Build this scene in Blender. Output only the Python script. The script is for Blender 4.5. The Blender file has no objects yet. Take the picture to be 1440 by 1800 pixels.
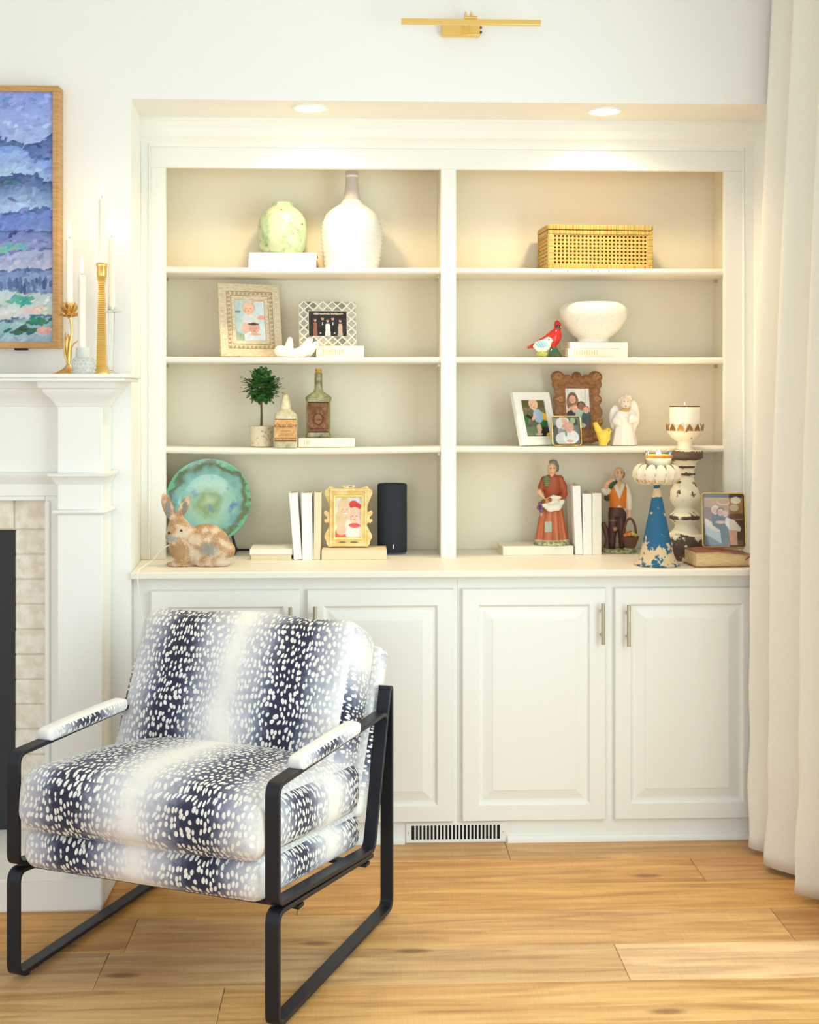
import bpy, bmesh, math, random
import numpy as np
from mathutils import Vector, Matrix
from mathutils.geometry import tessellate_polygon
random.seed(7)
rng = np.random.default_rng(7)
PI = math.pi
S = bpy.context.scene
COL = S.collection

# ------------------------------------------------------------------ camera
F = 2200.0; EYE = 1.45; TH = math.atan(85 / F); HY = 695.0
ct, st = math.cos(TH), math.sin(TH)
cam = bpy.data.cameras.new('camera')
cam.sensor_fit = 'HORIZONTAL'; cam.sensor_width = 36.0; cam.lens = F / 1440 * 36
cam.shift_y = -(900 - HY) / 1440
cam.clip_start = 0.05
camo = bpy.data.objects.new('camera', cam); COL.objects.link(camo)
camo.location = (0, 0, EYE); camo.rotation_euler = (PI / 2, 0, -TH)
S.camera = camo

# ------------------------------------------------------------------ light
S.view_settings.view_transform = 'Standard'
S.view_settings.look = 'None'
S.view_settings.gamma = 1.0
S.view_settings.use_curve_mapping = False
S.view_settings.exposure = 0.05
W = bpy.data.worlds.new('world'); S.world = W; W.use_nodes = True
bg = W.node_tree.nodes['Background']
bg.inputs[0].default_value = (0.83, 0.92, 1.0, 1); bg.inputs[1].default_value = 0.90
def area(name, loc, look, sx, sy, col, power):
    l = bpy.data.lights.new(name, 'AREA'); l.shape = 'RECTANGLE'; l.size = sx; l.size_y = sy
    l.color = col; l.energy = power
    o = bpy.data.objects.new(name, l); COL.objects.link(o); o.location = loc
    o.rotation_euler = (Vector(look) - Vector(loc)).to_track_quat('-Z', 'Y').to_euler()
    return o
area('window_daylight_right', (1.42, 2.2, 1.35), (-1, 2.75, 0.8), 1.5, 2.0, (0.76, 0.98, 1.0), 37)
area('room_daylight_behind', (-1.0, -1.5, 1.3), (0.2, 4, 0.95), 3.0, 2.2, (0.86, 0.955, 1.0), 46)

# ------------------------------------------------------------------ pixel helpers
def ray(px, py):
    u = (px - 720) / F; v = (HY - py) / F
    return Vector((u * ct + st, -u * st + ct, v))
def at(px, py, Y):
    d = ray(px, py); t = Y / d.y
    return Vector((d.x * t, Y, EYE + d.z * t))
def X(px, Y): return at(px, HY, Y).x
def Zp(py, Y, px=720): return at(px, py, Y).z
def kk(px, Y): return Y / ray(px, HY).y / F
def floor_at(px, py, z=0.0):
    d = ray(px, py); t = (z - EYE) / d.z
    return Vector((d.x * t, d.y * t, z))

# ------------------------------------------------------------------ materials
def lin(c):
    c = np.asarray(c, float) / 255.0
    return np.where(c <= 0.04045, c / 12.92, ((c + 0.055) / 1.055) ** 2.4)
def rgb(*c): return tuple(lin(c)) + (1.0,)
MATS = {}
def mat(name, col, rough=0.5, metal=0.0, col2=None, scale=20, lo=0.4, hi=0.6, stretch=(1, 1, 1), detail=4,
        bump=0.0, bscale=60, bstretch=(1, 1, 1), trans=0.0, emit=0.0, ior=1.45, spec=0.5, sss=0.0, coat=0.0, col3=None, scale3=6, lo3=0.5, hi3=0.6):
    if name in MATS: return MATS[name]
    m = bpy.data.materials.new(name); m.use_nodes = True; MATS[name] = m
    nt = m.node_tree; N = nt.nodes; L = nt.links; b = N['Principled BSDF']
    b.inputs['Roughness'].default_value = rough; b.inputs['Metallic'].default_value = metal
    b.inputs['IOR'].default_value = ior; b.inputs['Specular IOR Level'].default_value = spec
    b.inputs['Transmission Weight'].default_value = trans; b.inputs['Coat Weight'].default_value = coat
    if sss:
        b.inputs['Subsurface Weight'].default_value = sss; b.inputs['Subsurface Radius'].default_value = (0.02, 0.012, 0.006)
        b.inputs['Subsurface Scale'].default_value = 0.5
    b.inputs['Base Color'].default_value = col
    if emit:
        b.inputs['Emission Color'].default_value = col; b.inputs['Emission Strength'].default_value = emit
    tc = N.new('ShaderNodeTexCoord')
    def noise(sc, stx, lo_, hi_, det=detail):
        mp = N.new('ShaderNodeMapping'); mp.inputs['Scale'].default_value = stx
        L.new(tc.outputs['Object'], mp.inputs[0])
        n = N.new('ShaderNodeTexNoise'); n.inputs['Scale'].default_value = sc; n.inputs['Detail'].default_value = det
        L.new(mp.outputs[0], n.inputs[0])
        r = N.new('ShaderNodeMapRange'); r.inputs[1].default_value = lo_; r.inputs[2].default_value = hi_
        L.new(n.outputs[0], r.inputs[0]); return n, r
    out = None
    if col2 is not None:
        n, r = noise(scale, stretch, lo, hi)
        mx = N.new('ShaderNodeMix'); mx.data_type = 'RGBA'
        mx.inputs[6].default_value = col; mx.inputs[7].default_value = col2
        L.new(r.outputs[0], mx.inputs[0]); out = mx.outputs[2]
        if col3 is not None:
            n3, r3 = noise(scale3, stretch, lo3, hi3)
            m3 = N.new('ShaderNodeMix'); m3.data_type = 'RGBA'
            L.new(out, m3.inputs[6]); m3.inputs[7].default_value = col3
            L.new(r3.outputs[0], m3.inputs[0]); out = m3.outputs[2]
        L.new(out, b.inputs['Base Color'])
    if bump:
        n, r = noise(bscale, bstretch, 0.0, 1.0)
        bp = N.new('ShaderNodeBump'); bp.inputs['Strength'].default_value = bump; bp.inputs['Distance'].default_value = 0.004
        L.new(n.outputs[0], bp.inputs['Height']); L.new(bp.outputs[0], b.inputs['Normal'])
    return m
def vcol(name, rough=0.5, metal=0.0, spec=0.5, coat=0.0, bump=0.0, bscale=80):
    """material whose colour comes from the mesh's own colour attribute (glazes, prints)"""
    if name in MATS: return MATS[name]
    m = mat(name, (1, 1, 1, 1), rough, metal, spec=spec, coat=coat, bump=bump, bscale=bscale)
    a = m.node_tree.nodes.new('ShaderNodeAttribute'); a.attribute_name = 'Col'
    m.node_tree.links.new(a.outputs['Color'], m.node_tree.nodes['Principled BSDF'].inputs['Base Color'])
    return m

WHITE = mat('white_wall_paint', rgb(244, 243, 238), 0.7, spec=0.25, bump=0.03, bscale=180)
TRIM = mat('white_satin_trim_paint', rgb(244, 243, 236), 0.38, spec=0.45, bump=0.015, bscale=40)
CASE = mat('warm_white_shelf_paint', rgb(240, 234, 220), 0.42, spec=0.4, bump=0.015, bscale=60)
INNER = mat('cream_shelf_interior_paint', rgb(240, 231, 208), 0.5, spec=0.35, bump=0.015, bscale=60)
BLACK = mat('black_powder_coat', rgb(38, 40, 46), 0.38, 0.35, spec=0.5, bump=0.02, bscale=300)
DARK = mat('dark_void', rgb(14, 14, 15), 0.8)
GOLD = mat('brushed_gold', rgb(240, 204, 120), 0.28, 0.95, bump=0.03, bscale=120, bstretch=(1, 8, 8))
AGEDGOLD = mat('aged_gold', rgb(240, 206, 136), 0.36, 0.8, col2=rgb(216, 172, 96), scale=30)
NICKEL = mat('brushed_nickel', rgb(196, 186, 165), 0.3, 0.95)
WAX = mat('ivory_wax', rgb(255, 246, 226), 0.5, sss=0.3)
FLAME = mat('candle_flame', (1.0, 0.8, 0.45, 1), 1.0, emit=26.0)
WICK = mat('burnt_wick', rgb(50, 40, 36), 0.9)
GLASS = mat('clear_glass', (0.96, 1.0, 0.98, 1), 0.03, trans=1.0, ior=1.45)
def thin_glass():
    m = bpy.data.materials.new('thin_pane_glass'); m.use_nodes = True; N = m.node_tree.nodes; L = m.node_tree.links; N.remove(N['Principled BSDF'])
    t = N.new('ShaderNodeBsdfTransparent'); g = N.new('ShaderNodeBsdfGlossy'); g.inputs['Roughness'].default_value = 0.03
    f = N.new('ShaderNodeFresnel'); f.inputs[0].default_value = 1.35; x = N.new('ShaderNodeMixShader')
    L.new(f.outputs[0], x.inputs[0]); L.new(t.outputs[0], x.inputs[1]); L.new(g.outputs[0], x.inputs[2]); L.new(x.outputs[0], N['Material Output'].inputs[0]); return m
PANE = thin_glass()
BUB = mat('bubbled_glass', (0.98, 1.0, 0.98, 1), 0.22, trans=0.6, ior=1.3)
PAGES = mat('book_pages', rgb(244, 234, 208), 0.8, col2=rgb(228, 212, 178), scale=260, stretch=(0.1, 0.1, 3.0), lo=0.35, hi=0.65)

# ------------------------------------------------------------------ mesh builder
class MB:
    def __init__(s): s.v = []; s.f = []; s.uv = None
    def add(s, vs, fs):
        o = len(s.v); s.v += [tuple(p) for p in vs]; s.f += [tuple(i + o for i in f) for f in fs]; return s
    def box(s, x0, x1, y0, y1, z0, z1, M=None):
        vs = [Vector((x, y, z)) for z in (z0, z1) for y in (y0, y1) for x in (x0, x1)]
        if M is not None: vs = [M @ p for p in vs]
        return s.add(vs, [(0, 2, 3, 1), (4, 5, 7, 6), (0, 1, 5, 4), (2, 6, 7, 3), (0, 4, 6, 2), (1, 3, 7, 5)])
    def lathe(s, prof, n=40, c=(0, 0, 0), cap=True, M=None):
        """prof: (radius, z) from bottom to top"""
        vs = []; fs = []; m = len(prof)
        for r, z in prof:
            for i in range(n):
                a = 2 * PI * i / n
                p = Vector((r * math.cos(a), r * math.sin(a), z))
                if M is not None: p = M @ p
                vs.append(p + Vector(c))
        for j in range(m - 1):
            for i in range(n):
                k = (i + 1) % n
                fs.append((j * n + i, j * n + k, (j + 1) * n + k, (j + 1) * n + i))
        if cap:
            fs.append(tuple(range(n - 1, -1, -1))); fs.append(tuple((m - 1) * n + i for i in range(n)))
        return s.add(vs, fs)
    def tube(s, pts, r, n=8, cap=True, sx=1.0):
        pts = [Vector(p) for p in pts]; m = len(pts)
        rs = r if isinstance(r, (list, tuple)) else [r] * m
        vs = []; fs = []; up = None
        for j in range(m):
            t = (pts[min(j + 1, m - 1)] - pts[max(j - 1, 0)]).normalized()
            if up is None:
                up = Vector((0, 0, 1)) if abs(t.z) < 0.9 else Vector((0, 1, 0))
            a = t.cross(up)
            if a.length < 1e-6: a = t.cross(Vector((1, 0, 0)))
            a.normalize(); bb = a.cross(t).normalized(); up = bb
            for i in range(n):
                q = 2 * PI * i / n
                vs.append(pts[j] + (a * math.cos(q) * sx + bb * math.sin(q)) * rs[j])
        for j in range(m - 1):
            for i in range(n):
                k = (i + 1) % n
                fs.append((j * n + i, j * n + k, (j + 1) * n + k, (j + 1) * n + i))
        if cap: fs += [tuple(range(n - 1, -1, -1)), tuple((m - 1) * n + i for i in range(n))]
        return s.add(vs, fs)
    def sph(s, c, r, n=12, m=8, M=None):
        rx, ry, rz = r if isinstance(r, (list, tuple)) else (r, r, r)
        vs = []; fs = []
        for j in range(m + 1):
            a = PI * j / m
            for i in range(n):
                q = 2 * PI * i / n
                p = Vector((rx * max(math.sin(a), 1e-4) * math.cos(q), ry * max(math.sin(a), 1e-4) * math.sin(q), -rz * math.cos(a)))
                if M is not None: p = M @ p
                vs.append(p + Vector(c))
        for j in range(m):
            for i in range(n):
                k = (i + 1) % n
                fs.append((j * n + i, j * n + k, (j + 1) * n + k, (j + 1) * n + i))
        return s.add(vs, fs)
    def prism(s, outer, y0, y1, holes=(), plane='xz'):
        """2d outline extruded; plane 'xz' extrudes along y, 'xy' along z, 'yz' along x"""
        def area2(p): return sum(p[i][0] * p[(i + 1) % len(p)][1] - p[(i + 1) % len(p)][0] * p[i][1] for i in range(len(p)))
        loops = [list(outer)] + [list(h) for h in holes]
        if area2(loops[0]) < 0: loops[0].reverse()
        for h in loops[1:]:
            if area2(h) > 0: h.reverse()
        def m3(p, t):
            if plane == 'xz': return Vector((p[0], t, p[1]))
            if plane == 'xy': return Vector((p[0], p[1], t))
            return Vector((t, p[0], p[1]))
        flat = [p for l in loops for p in l]; n = len(flat)
        tris = tessellate_polygon([[Vector((p[0], p[1], 0)) for p in l] for l in loops])
        vs = [m3(p, y0) for p in flat] + [m3(p, y1) for p in flat]
        fs = []
        for t in tris:
            a, b, c = t
            ar = (flat[b][0] - flat[a][0]) * (flat[c][1] - flat[a][1]) - (flat[c][0] - flat[a][0]) * (flat[b][1] - flat[a][1])
            if ar < 0: a, b, c = a, c, b
            fs.append((a, b, c)); fs.append((c + n, b + n, a + n))
        o = 0
        for l in loops:
            q = len(l)
            for i in range(q):
                j = (i + 1) % q
                fs.append((o + j, o + i, o + i + n, o + j + n))
            o += q
        if plane in ('xy', 'yz'):
            fs = [tuple(reversed(f)) for f in fs]
        return s.add(vs, fs)
    def sheet(s, G):
        m = len(G); n = len(G[0])
        return s.add([p for row in G for p in row],
                     [(j * n + i, j * n + i + 1, (j + 1) * n + i + 1, (j + 1) * n + i) for j in range(m - 1) for i in range(n - 1)])
    def rings(s, x0, x1, z0, z1, steps, y=0.0):
        """concentric rectangles facing -y: steps of (inset, depth)"""
        vs = []; fs = []
        for d, dep in steps:
            vs += [(x0 + d, y + dep, z0 + d), (x1 - d, y + dep, z0 + d), (x1 - d, y + dep, z1 - d), (x0 + d, y + dep, z1 - d)]
        for j in range(len(steps) - 1):
            for i in range(4):
                k = (i + 1) % 4
                fs.append((4 * j + i, 4 * j + k, 4 * j + 4 + k, 4 * j + 4 + i))
        o = 4 * (len(steps) - 1); fs.append((o, o + 1, o + 2, o + 3))
        return s.add(vs, fs)
    def build(s, name, m, parent=None, angle=35, bevel=0.0, seg=2, flat=False, uv=None, kind=None):
        me = bpy.data.meshes.new(name); me.from_pydata(s.v, [], s.f); me.update()
        if not flat and uv is None:
            bm = bmesh.new(); bm.from_mesh(me); bmesh.ops.recalc_face_normals(bm, faces=bm.faces[:]); bm.to_mesh(me); bm.free()
        if m is not None: me.materials.append(m)
        if not flat:
            me.polygons.foreach_set('use_smooth', [True] * len(me.polygons)); me.set_sharp_from_angle(angle=math.radians(angle))
        if uv is not None:
            ul = me.uv_layers.new(name='UVMap')
            for p in me.polygons:
                for li in p.loop_indices: ul.data[li].uv = uv[p.index][li - p.loop_start]
        o = bpy.data.objects.new(name, me); COL.objects.link(o)
        if parent is not None: o.parent = parent
        if bevel:
            b = o.modifiers.new('bevel', 'BEVEL'); b.width = bevel; b.segments = seg; b.limit_method = 'ANGLE'; b.angle_limit = math.radians(40)
            b.harden_normals = False
        if kind: o['kind'] = kind
        return o
def tag(o, label, cat, group=None):
    o['label'] = label; o['category'] = cat
    if group: o['group'] = group
    return o
def empty(name, loc=(0, 0, 0), rz=0.0, rx=0.0):
    o = bpy.data.objects.new(name, None); COL.objects.link(o); o.empty_display_size = 0.05
    o.location = loc; o.rotation_euler = (rx, 0, rz); return o
def struct(o): o['kind'] = 'structure'; return o
def inst(src, name, parent, M):
    o = bpy.data.objects.new(name, src.data); COL.objects.link(o); o.parent = parent; o.matrix_local = M; return o
class It:
    """a thing standing at pixel column px, depth Y, on height z; part shapes may be given in photo pixels"""
    def __init__(s, name, label, cat, px, Y, z, group=None, rz=0.0, rx=0.0):
        s.k = kk(px, Y); s.px = px; s.Y = Y; s.z = z
        s.py0 = HY + (EYE - z) / s.k
        s.root = empty(name, (X(px, Y), Y, z), rz, rx); tag(s.root, label, cat, group)
    def h(s, py): return (s.py0 - py) * s.k
    def x(s, px): return (px - s.px) * s.k
    def lathe(s, name, prof, m, n=40, c=(0, 0, 0), parent=None, angle=50, cap=True, bevel=0):
        b = MB(); b.lathe([(r * s.k, s.h(py)) for r, py in prof], n, c, cap)
        return b.build(name, m, parent or s.root, angle, bevel)

# ------------------------------------------------------------------ implicit surfaces (continuous sculpted bodies)
class Sdf:
    def __init__(s, k=0.0): s.p = []; s.k = k
    def ell(s, c, r, col=(200, 200, 200), rot=None, k=None):
        c = np.array(c, float); r = np.array(r, float) * np.ones(3); R = None if rot is None else np.array(rot.to_3x3().transposed())
        def f(P):
            q = P - c
            if R is not None: q = q @ R.T
            k0 = np.linalg.norm(q / r, axis=1); k1 = np.linalg.norm(q / (r * r), axis=1) + 1e-12
            return k0 * (k0 - 1.0) / k1
        s.p.append((f, col, k)); return s
    def cap(s, a, b, r0, r1=None, col=(200, 200, 200), k=None):
        a = np.array(a, float); b = np.array(b, float); r1 = r0 if r1 is None else r1; ab = b - a; L2 = float(ab @ ab) + 1e-12
        def f(P):
            t = np.clip((P - a) @ ab / L2, 0, 1)
            return np.linalg.norm(P - a - t[:, None] * ab, axis=1) - (r0 + (r1 - r0) * t)
        s.p.append((f, col, k)); return s
    def path(s, pts, rs, col=(200, 200, 200), k=None):
        for i in range(len(pts) - 1): s.cap(pts[i], pts[i + 1], rs[i], rs[i + 1], col, k)
        return s
    def box(s, c, hs, rr=0.0, col=(200, 200, 200), k=None):
        c = np.array(c, float); hs = np.array(hs, float)
        def f(P):
            q = np.abs(P - c) - (hs - rr)
            return np.linalg.norm(np.maximum(q, 0), axis=1) + np.minimum(q.max(axis=1), 0) - rr
        s.p.append((f, col, k)); return s
    def cone(s, prof, col=(200, 200, 200), c=(0, 0), ry=1.0, fold=0, famp=0.0, k=None):
        """solid of revolution by (radius,z) list, y squashed by ry, optional pleats"""
        zs = np.array([p[1] for p in prof], float); rs = np.array([p[0] for p in prof], float)
        def f(P):
            x = P[:, 0] - c[0]; y = (P[:, 1] - c[1]) / ry
            R = np.interp(P[:, 2], zs, rs)
            if fold:
                tt = np.clip((zs[-1] - P[:, 2]) / (zs[-1] - zs[0]), 0, 1)
                a = np.arctan2(y, x); R = R * (1 + famp * tt * (np.cos(fold * a) + 0.5 * np.cos((fold * 2 + 3) * a + 1)))
            d = (np.hypot(x, y) - R) * 0.8
            return np.maximum(d, np.maximum(zs[0] - P[:, 2], P[:, 2] - zs[-1]))
        s.p.append((f, col, k)); return s
    def eval(s, P, want=False):
        out = None; ds = []
        for f, col, k in s.p:
            d = f(P); kz = s.k if k is None else k
            if want: ds.append(d)
            if out is None: out = d
            elif kz > 0:
                h = np.clip(0.5 + 0.5 * (out - d) / kz, 0, 1); out = out * (1 - h) + d * h - kz * h * (1 - h)
            else: out = np.minimum(out, d)
        if want:
            i = np.argmin(np.array(ds), axis=0); return out, np.array([c for _, c, _ in s.p], float)[i]
        return out
    def mesh(s, lo, hi, step):
        lo = np.array(lo, float); hi = np.array(hi, float)
        n = np.maximum(((hi - lo) / step).astype(int) + 1, 3)
        ax = [lo[i] + step * np.arange(n[i]) for i in range(3)]
        Gx, Gy, Gz = np.meshgrid(*ax, indexing='ij')
        V = s.eval(np.stack([Gx.ravel(), Gy.ravel(), Gz.ravel()], 1)).reshape(n)
        neg = V < 0
        c = [(i, j, k) for i in (0, 1) for j in (0, 1) for k in (0, 1)]
        cn = np.stack([neg[i:n[0] - 1 + i, j:n[1] - 1 + j, k:n[2] - 1 + k] for i, j, k in c], -1)
        act = cn.any(-1) & ~cn.all(-1)
        idx = -np.ones(act.shape, int); I = np.argwhere(act); idx[act] = np.arange(len(I))
        acc = np.zeros((len(I), 3)); cnt = np.zeros(len(I))
        for a in range(8):
            for b in range(a + 1, 8):
                da = np.array(c[a]); db = np.array(c[b])
                if np.abs(da - db).sum() != 1: continue
                va = V[tuple((I + da).T)]; vb = V[tuple((I + db).T)]
                x = (va < 0) != (vb < 0)
                t = va / (va - vb + 1e-15)
                p = (I + da) + (db - da) * t[:, None]
                acc[x] += p[x]; cnt[x] += 1
        P = lo + step * acc / cnt[:, None]
        faces = []
        for axn in range(3):
            sl0 = [slice(None)] * 3; sl1 = [slice(None)] * 3
            sl0[axn] = slice(0, n[axn] - 1); sl1[axn] = slice(1, n[axn])
            A = neg[tuple(sl0)]; B = neg[tuple(sl1)]
            E = np.argwhere(A != B)
            u, w = [(1, 2), (2, 0), (0, 1)][axn]
            E = E[(E[:, u] > 0) & (E[:, w] > 0) & (E[:, u] < n[u] - 1) & (E[:, w] < n[w] - 1)]
            if not len(E): continue
            du = np.zeros(3, int); du[u] = 1; dw = np.zeros(3, int); dw[w] = 1
            q = [idx[tuple((E - du - dw).T)], idx[tuple((E - dw).T)], idx[tuple(E.T)], idx[tuple((E - du).T)]]
            Q = np.stack(q, 1); fl = ~A[tuple(E.T)]
            Q[fl] = Q[fl][:, ::-1]
            faces.append(Q)
        return P, np.concatenate(faces)
    def build(s, name, m, parent, lo, hi, step, paint=None, smooth_it=1):
        P, Q = s.mesh(lo, hi, step)
        _, C = s.eval(P, True)
        if paint is not None: C = paint(P, C)
        me = bpy.data.meshes.new(name); me.from_pydata(P.tolist(), [], Q.tolist()); me.update()
        me.polygons.foreach_set('use_smooth', [True] * len(me.polygons))
        a = me.color_attributes.new('Col', 'FLOAT_COLOR', 'POINT')
        a.data.foreach_set('color', np.concatenate([lin(C), np.ones((len(C), 1))], 1).ravel())
        me.materials.append(m)
        o = bpy.data.objects.new(name, me); COL.objects.link(o); o.parent = parent
        return o

# ------------------------------------------------------------------ flat prints (photographs, labels) painted as colour grids
class Print:
    def __init__(s, w, h, col):
        s.w = w; s.h = h; s.a = np.zeros((h, w, 3)); s.a[:] = col
        yy, xx = np.mgrid[0:h, 0:w]; s.x = xx / (w - 1); s.y = yy / (h - 1)
    def ell(s, cx, cy, rx, ry, col, rot=0):
        c, n = math.cos(rot), math.sin(rot); asp = s.h / s.w; R = max(rx, ry * asp) + 0.004
        i0, i1 = max(0, int((cx - R) * s.w)), min(s.w, int((cx + R) * s.w) + 2); j0, j1 = max(0, int((cy - R / asp) * s.h)), min(s.h, int((cy + R / asp) * s.h) + 2)
        if i0 >= i1 or j0 >= j1: return s
        W_ = (slice(j0, j1), slice(i0, i1)); dx = s.x[W_] - cx; dy = s.y[W_] - cy
        dx2 = dx * c + dy * asp * n; dy2 = -dx * n + dy * asp * c
        s.a[W_][(dx2 / rx) ** 2 + (dy2 / (ry * asp)) ** 2 < 1] = col; return s
    def poly(s, pts, col):
        ins = np.zeros(s.x.shape, bool); j = len(pts) - 1
        for i in range(len(pts)):
            xi, yi = pts[i]; xj, yj = pts[j]
            cnd = ((yi > s.y) != (yj > s.y)) & (s.x < (xj - xi) * (s.y - yi) / (yj - yi + 1e-9) + xi); ins ^= cnd; j = i
        s.a[ins] = col; return s
    def rect(s, x0, y0, x1, y1, col): s.a[(s.x >= x0) & (s.x <= x1) & (s.y >= y0) & (s.y <= y1)] = col; return s
    def grad(s, f, c0, c1): t = np.clip(f(s.x, s.y), 0, 1)[..., None]; s.a = np.array(c0) * (1 - t) + np.array(c1) * t; return s
    def noise(s, amp, n=6):
        for sc in (n, n * 3):
            g = rng.normal(size=(sc + 1, sc + 1)); xi = s.x * sc * .999; yi = s.y * sc * .999; i = xi.astype(int); j = yi.astype(int); u = (xi - i); v = (yi - j)
            z = g[j, i] * (1 - u) * (1 - v) + g[j, i + 1] * u * (1 - v) + g[j + 1, i] * (1 - u) * v + g[j + 1, i + 1] * u * v
            s.a = s.a + amp * z[..., None]
        return s
    def head(s, cx, cy, r, skin=(232, 182, 150), hair=None, look=0):
        v = s.w / s.h
        if hair is not None: s.ell(cx, cy - r * .28 * v, r * 1.12, r * 1.15 * v, hair)
        s.ell(cx, cy, r * .86, r * 1.08 * v, skin)
        d = tuple(np.array(skin) * .58)
        s.ell(cx - r * .33 + look * r, cy - r * .05 * v, r * .12, r * .075 * v, d); s.ell(cx + r * .33 + look * r, cy - r * .05 * v, r * .12, r * .075 * v, d)
        s.ell(cx + look * r, cy + r * .45 * v, r * .26, r * .085 * v, tuple(np.array(skin) * (.86, .62, .60)))
        sh = tuple(np.array(skin) * .90)
        s.ell(cx + look * r, cy + r * .18 * v, r * .10, r * .12 * v, sh); s.ell(cx - r * .62, cy + r * .2 * v, r * .16, r * .45 * v, sh)
        return s
    def build(s, name, parent, x0, x1, z0, z1, y, m=None):
        b = MB(); vs = []
        for j in range(s.h):
            for i in range(s.w):
                vs.append((x0 + (x1 - x0) * i / (s.w - 1), y, z1 - (z1 - z0) * j / (s.h - 1)))
        w = s.w
        b.add(vs, [((j + 1) * w + i, (j + 1) * w + i + 1, j * w + i + 1, j * w + i) for j in range(s.h - 1) for i in range(w - 1)])
        o = b.build(name, m or vcol('printed_photo', 0.35, spec=0.3), parent, flat=True)
        a = o.data.color_attributes.new('Col', 'FLOAT_COLOR', 'POINT')
        C = lin(np.clip(s.a, 0, 255).reshape(-1, 3))
        a.data.foreach_set('color', np.concatenate([C, np.ones((len(C), 1))], 1).ravel())
        return o

# ================================================================== THE ROOM
YW, YF, YB, YD, YC = 4.0, 4.30, 4.55, 4.03, 3.985      # wall, shelf face, shelf back, door faces, counter edge
ZC = Zp(1004, YC, 720)                                  # counter top
Z1, Z2, Z3 = 1.8915, 1.583, 1.2737                      # shelf tops
ZT = Zp(297.5, YF, 780)                                 # top of openings
SOF = 2.39
XL = X(230.5, YW); XLb = X(248, YF); XR = X(1322, YF); XRf = 1.44
CEIL = 2.95
Y0 = -1.9

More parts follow.
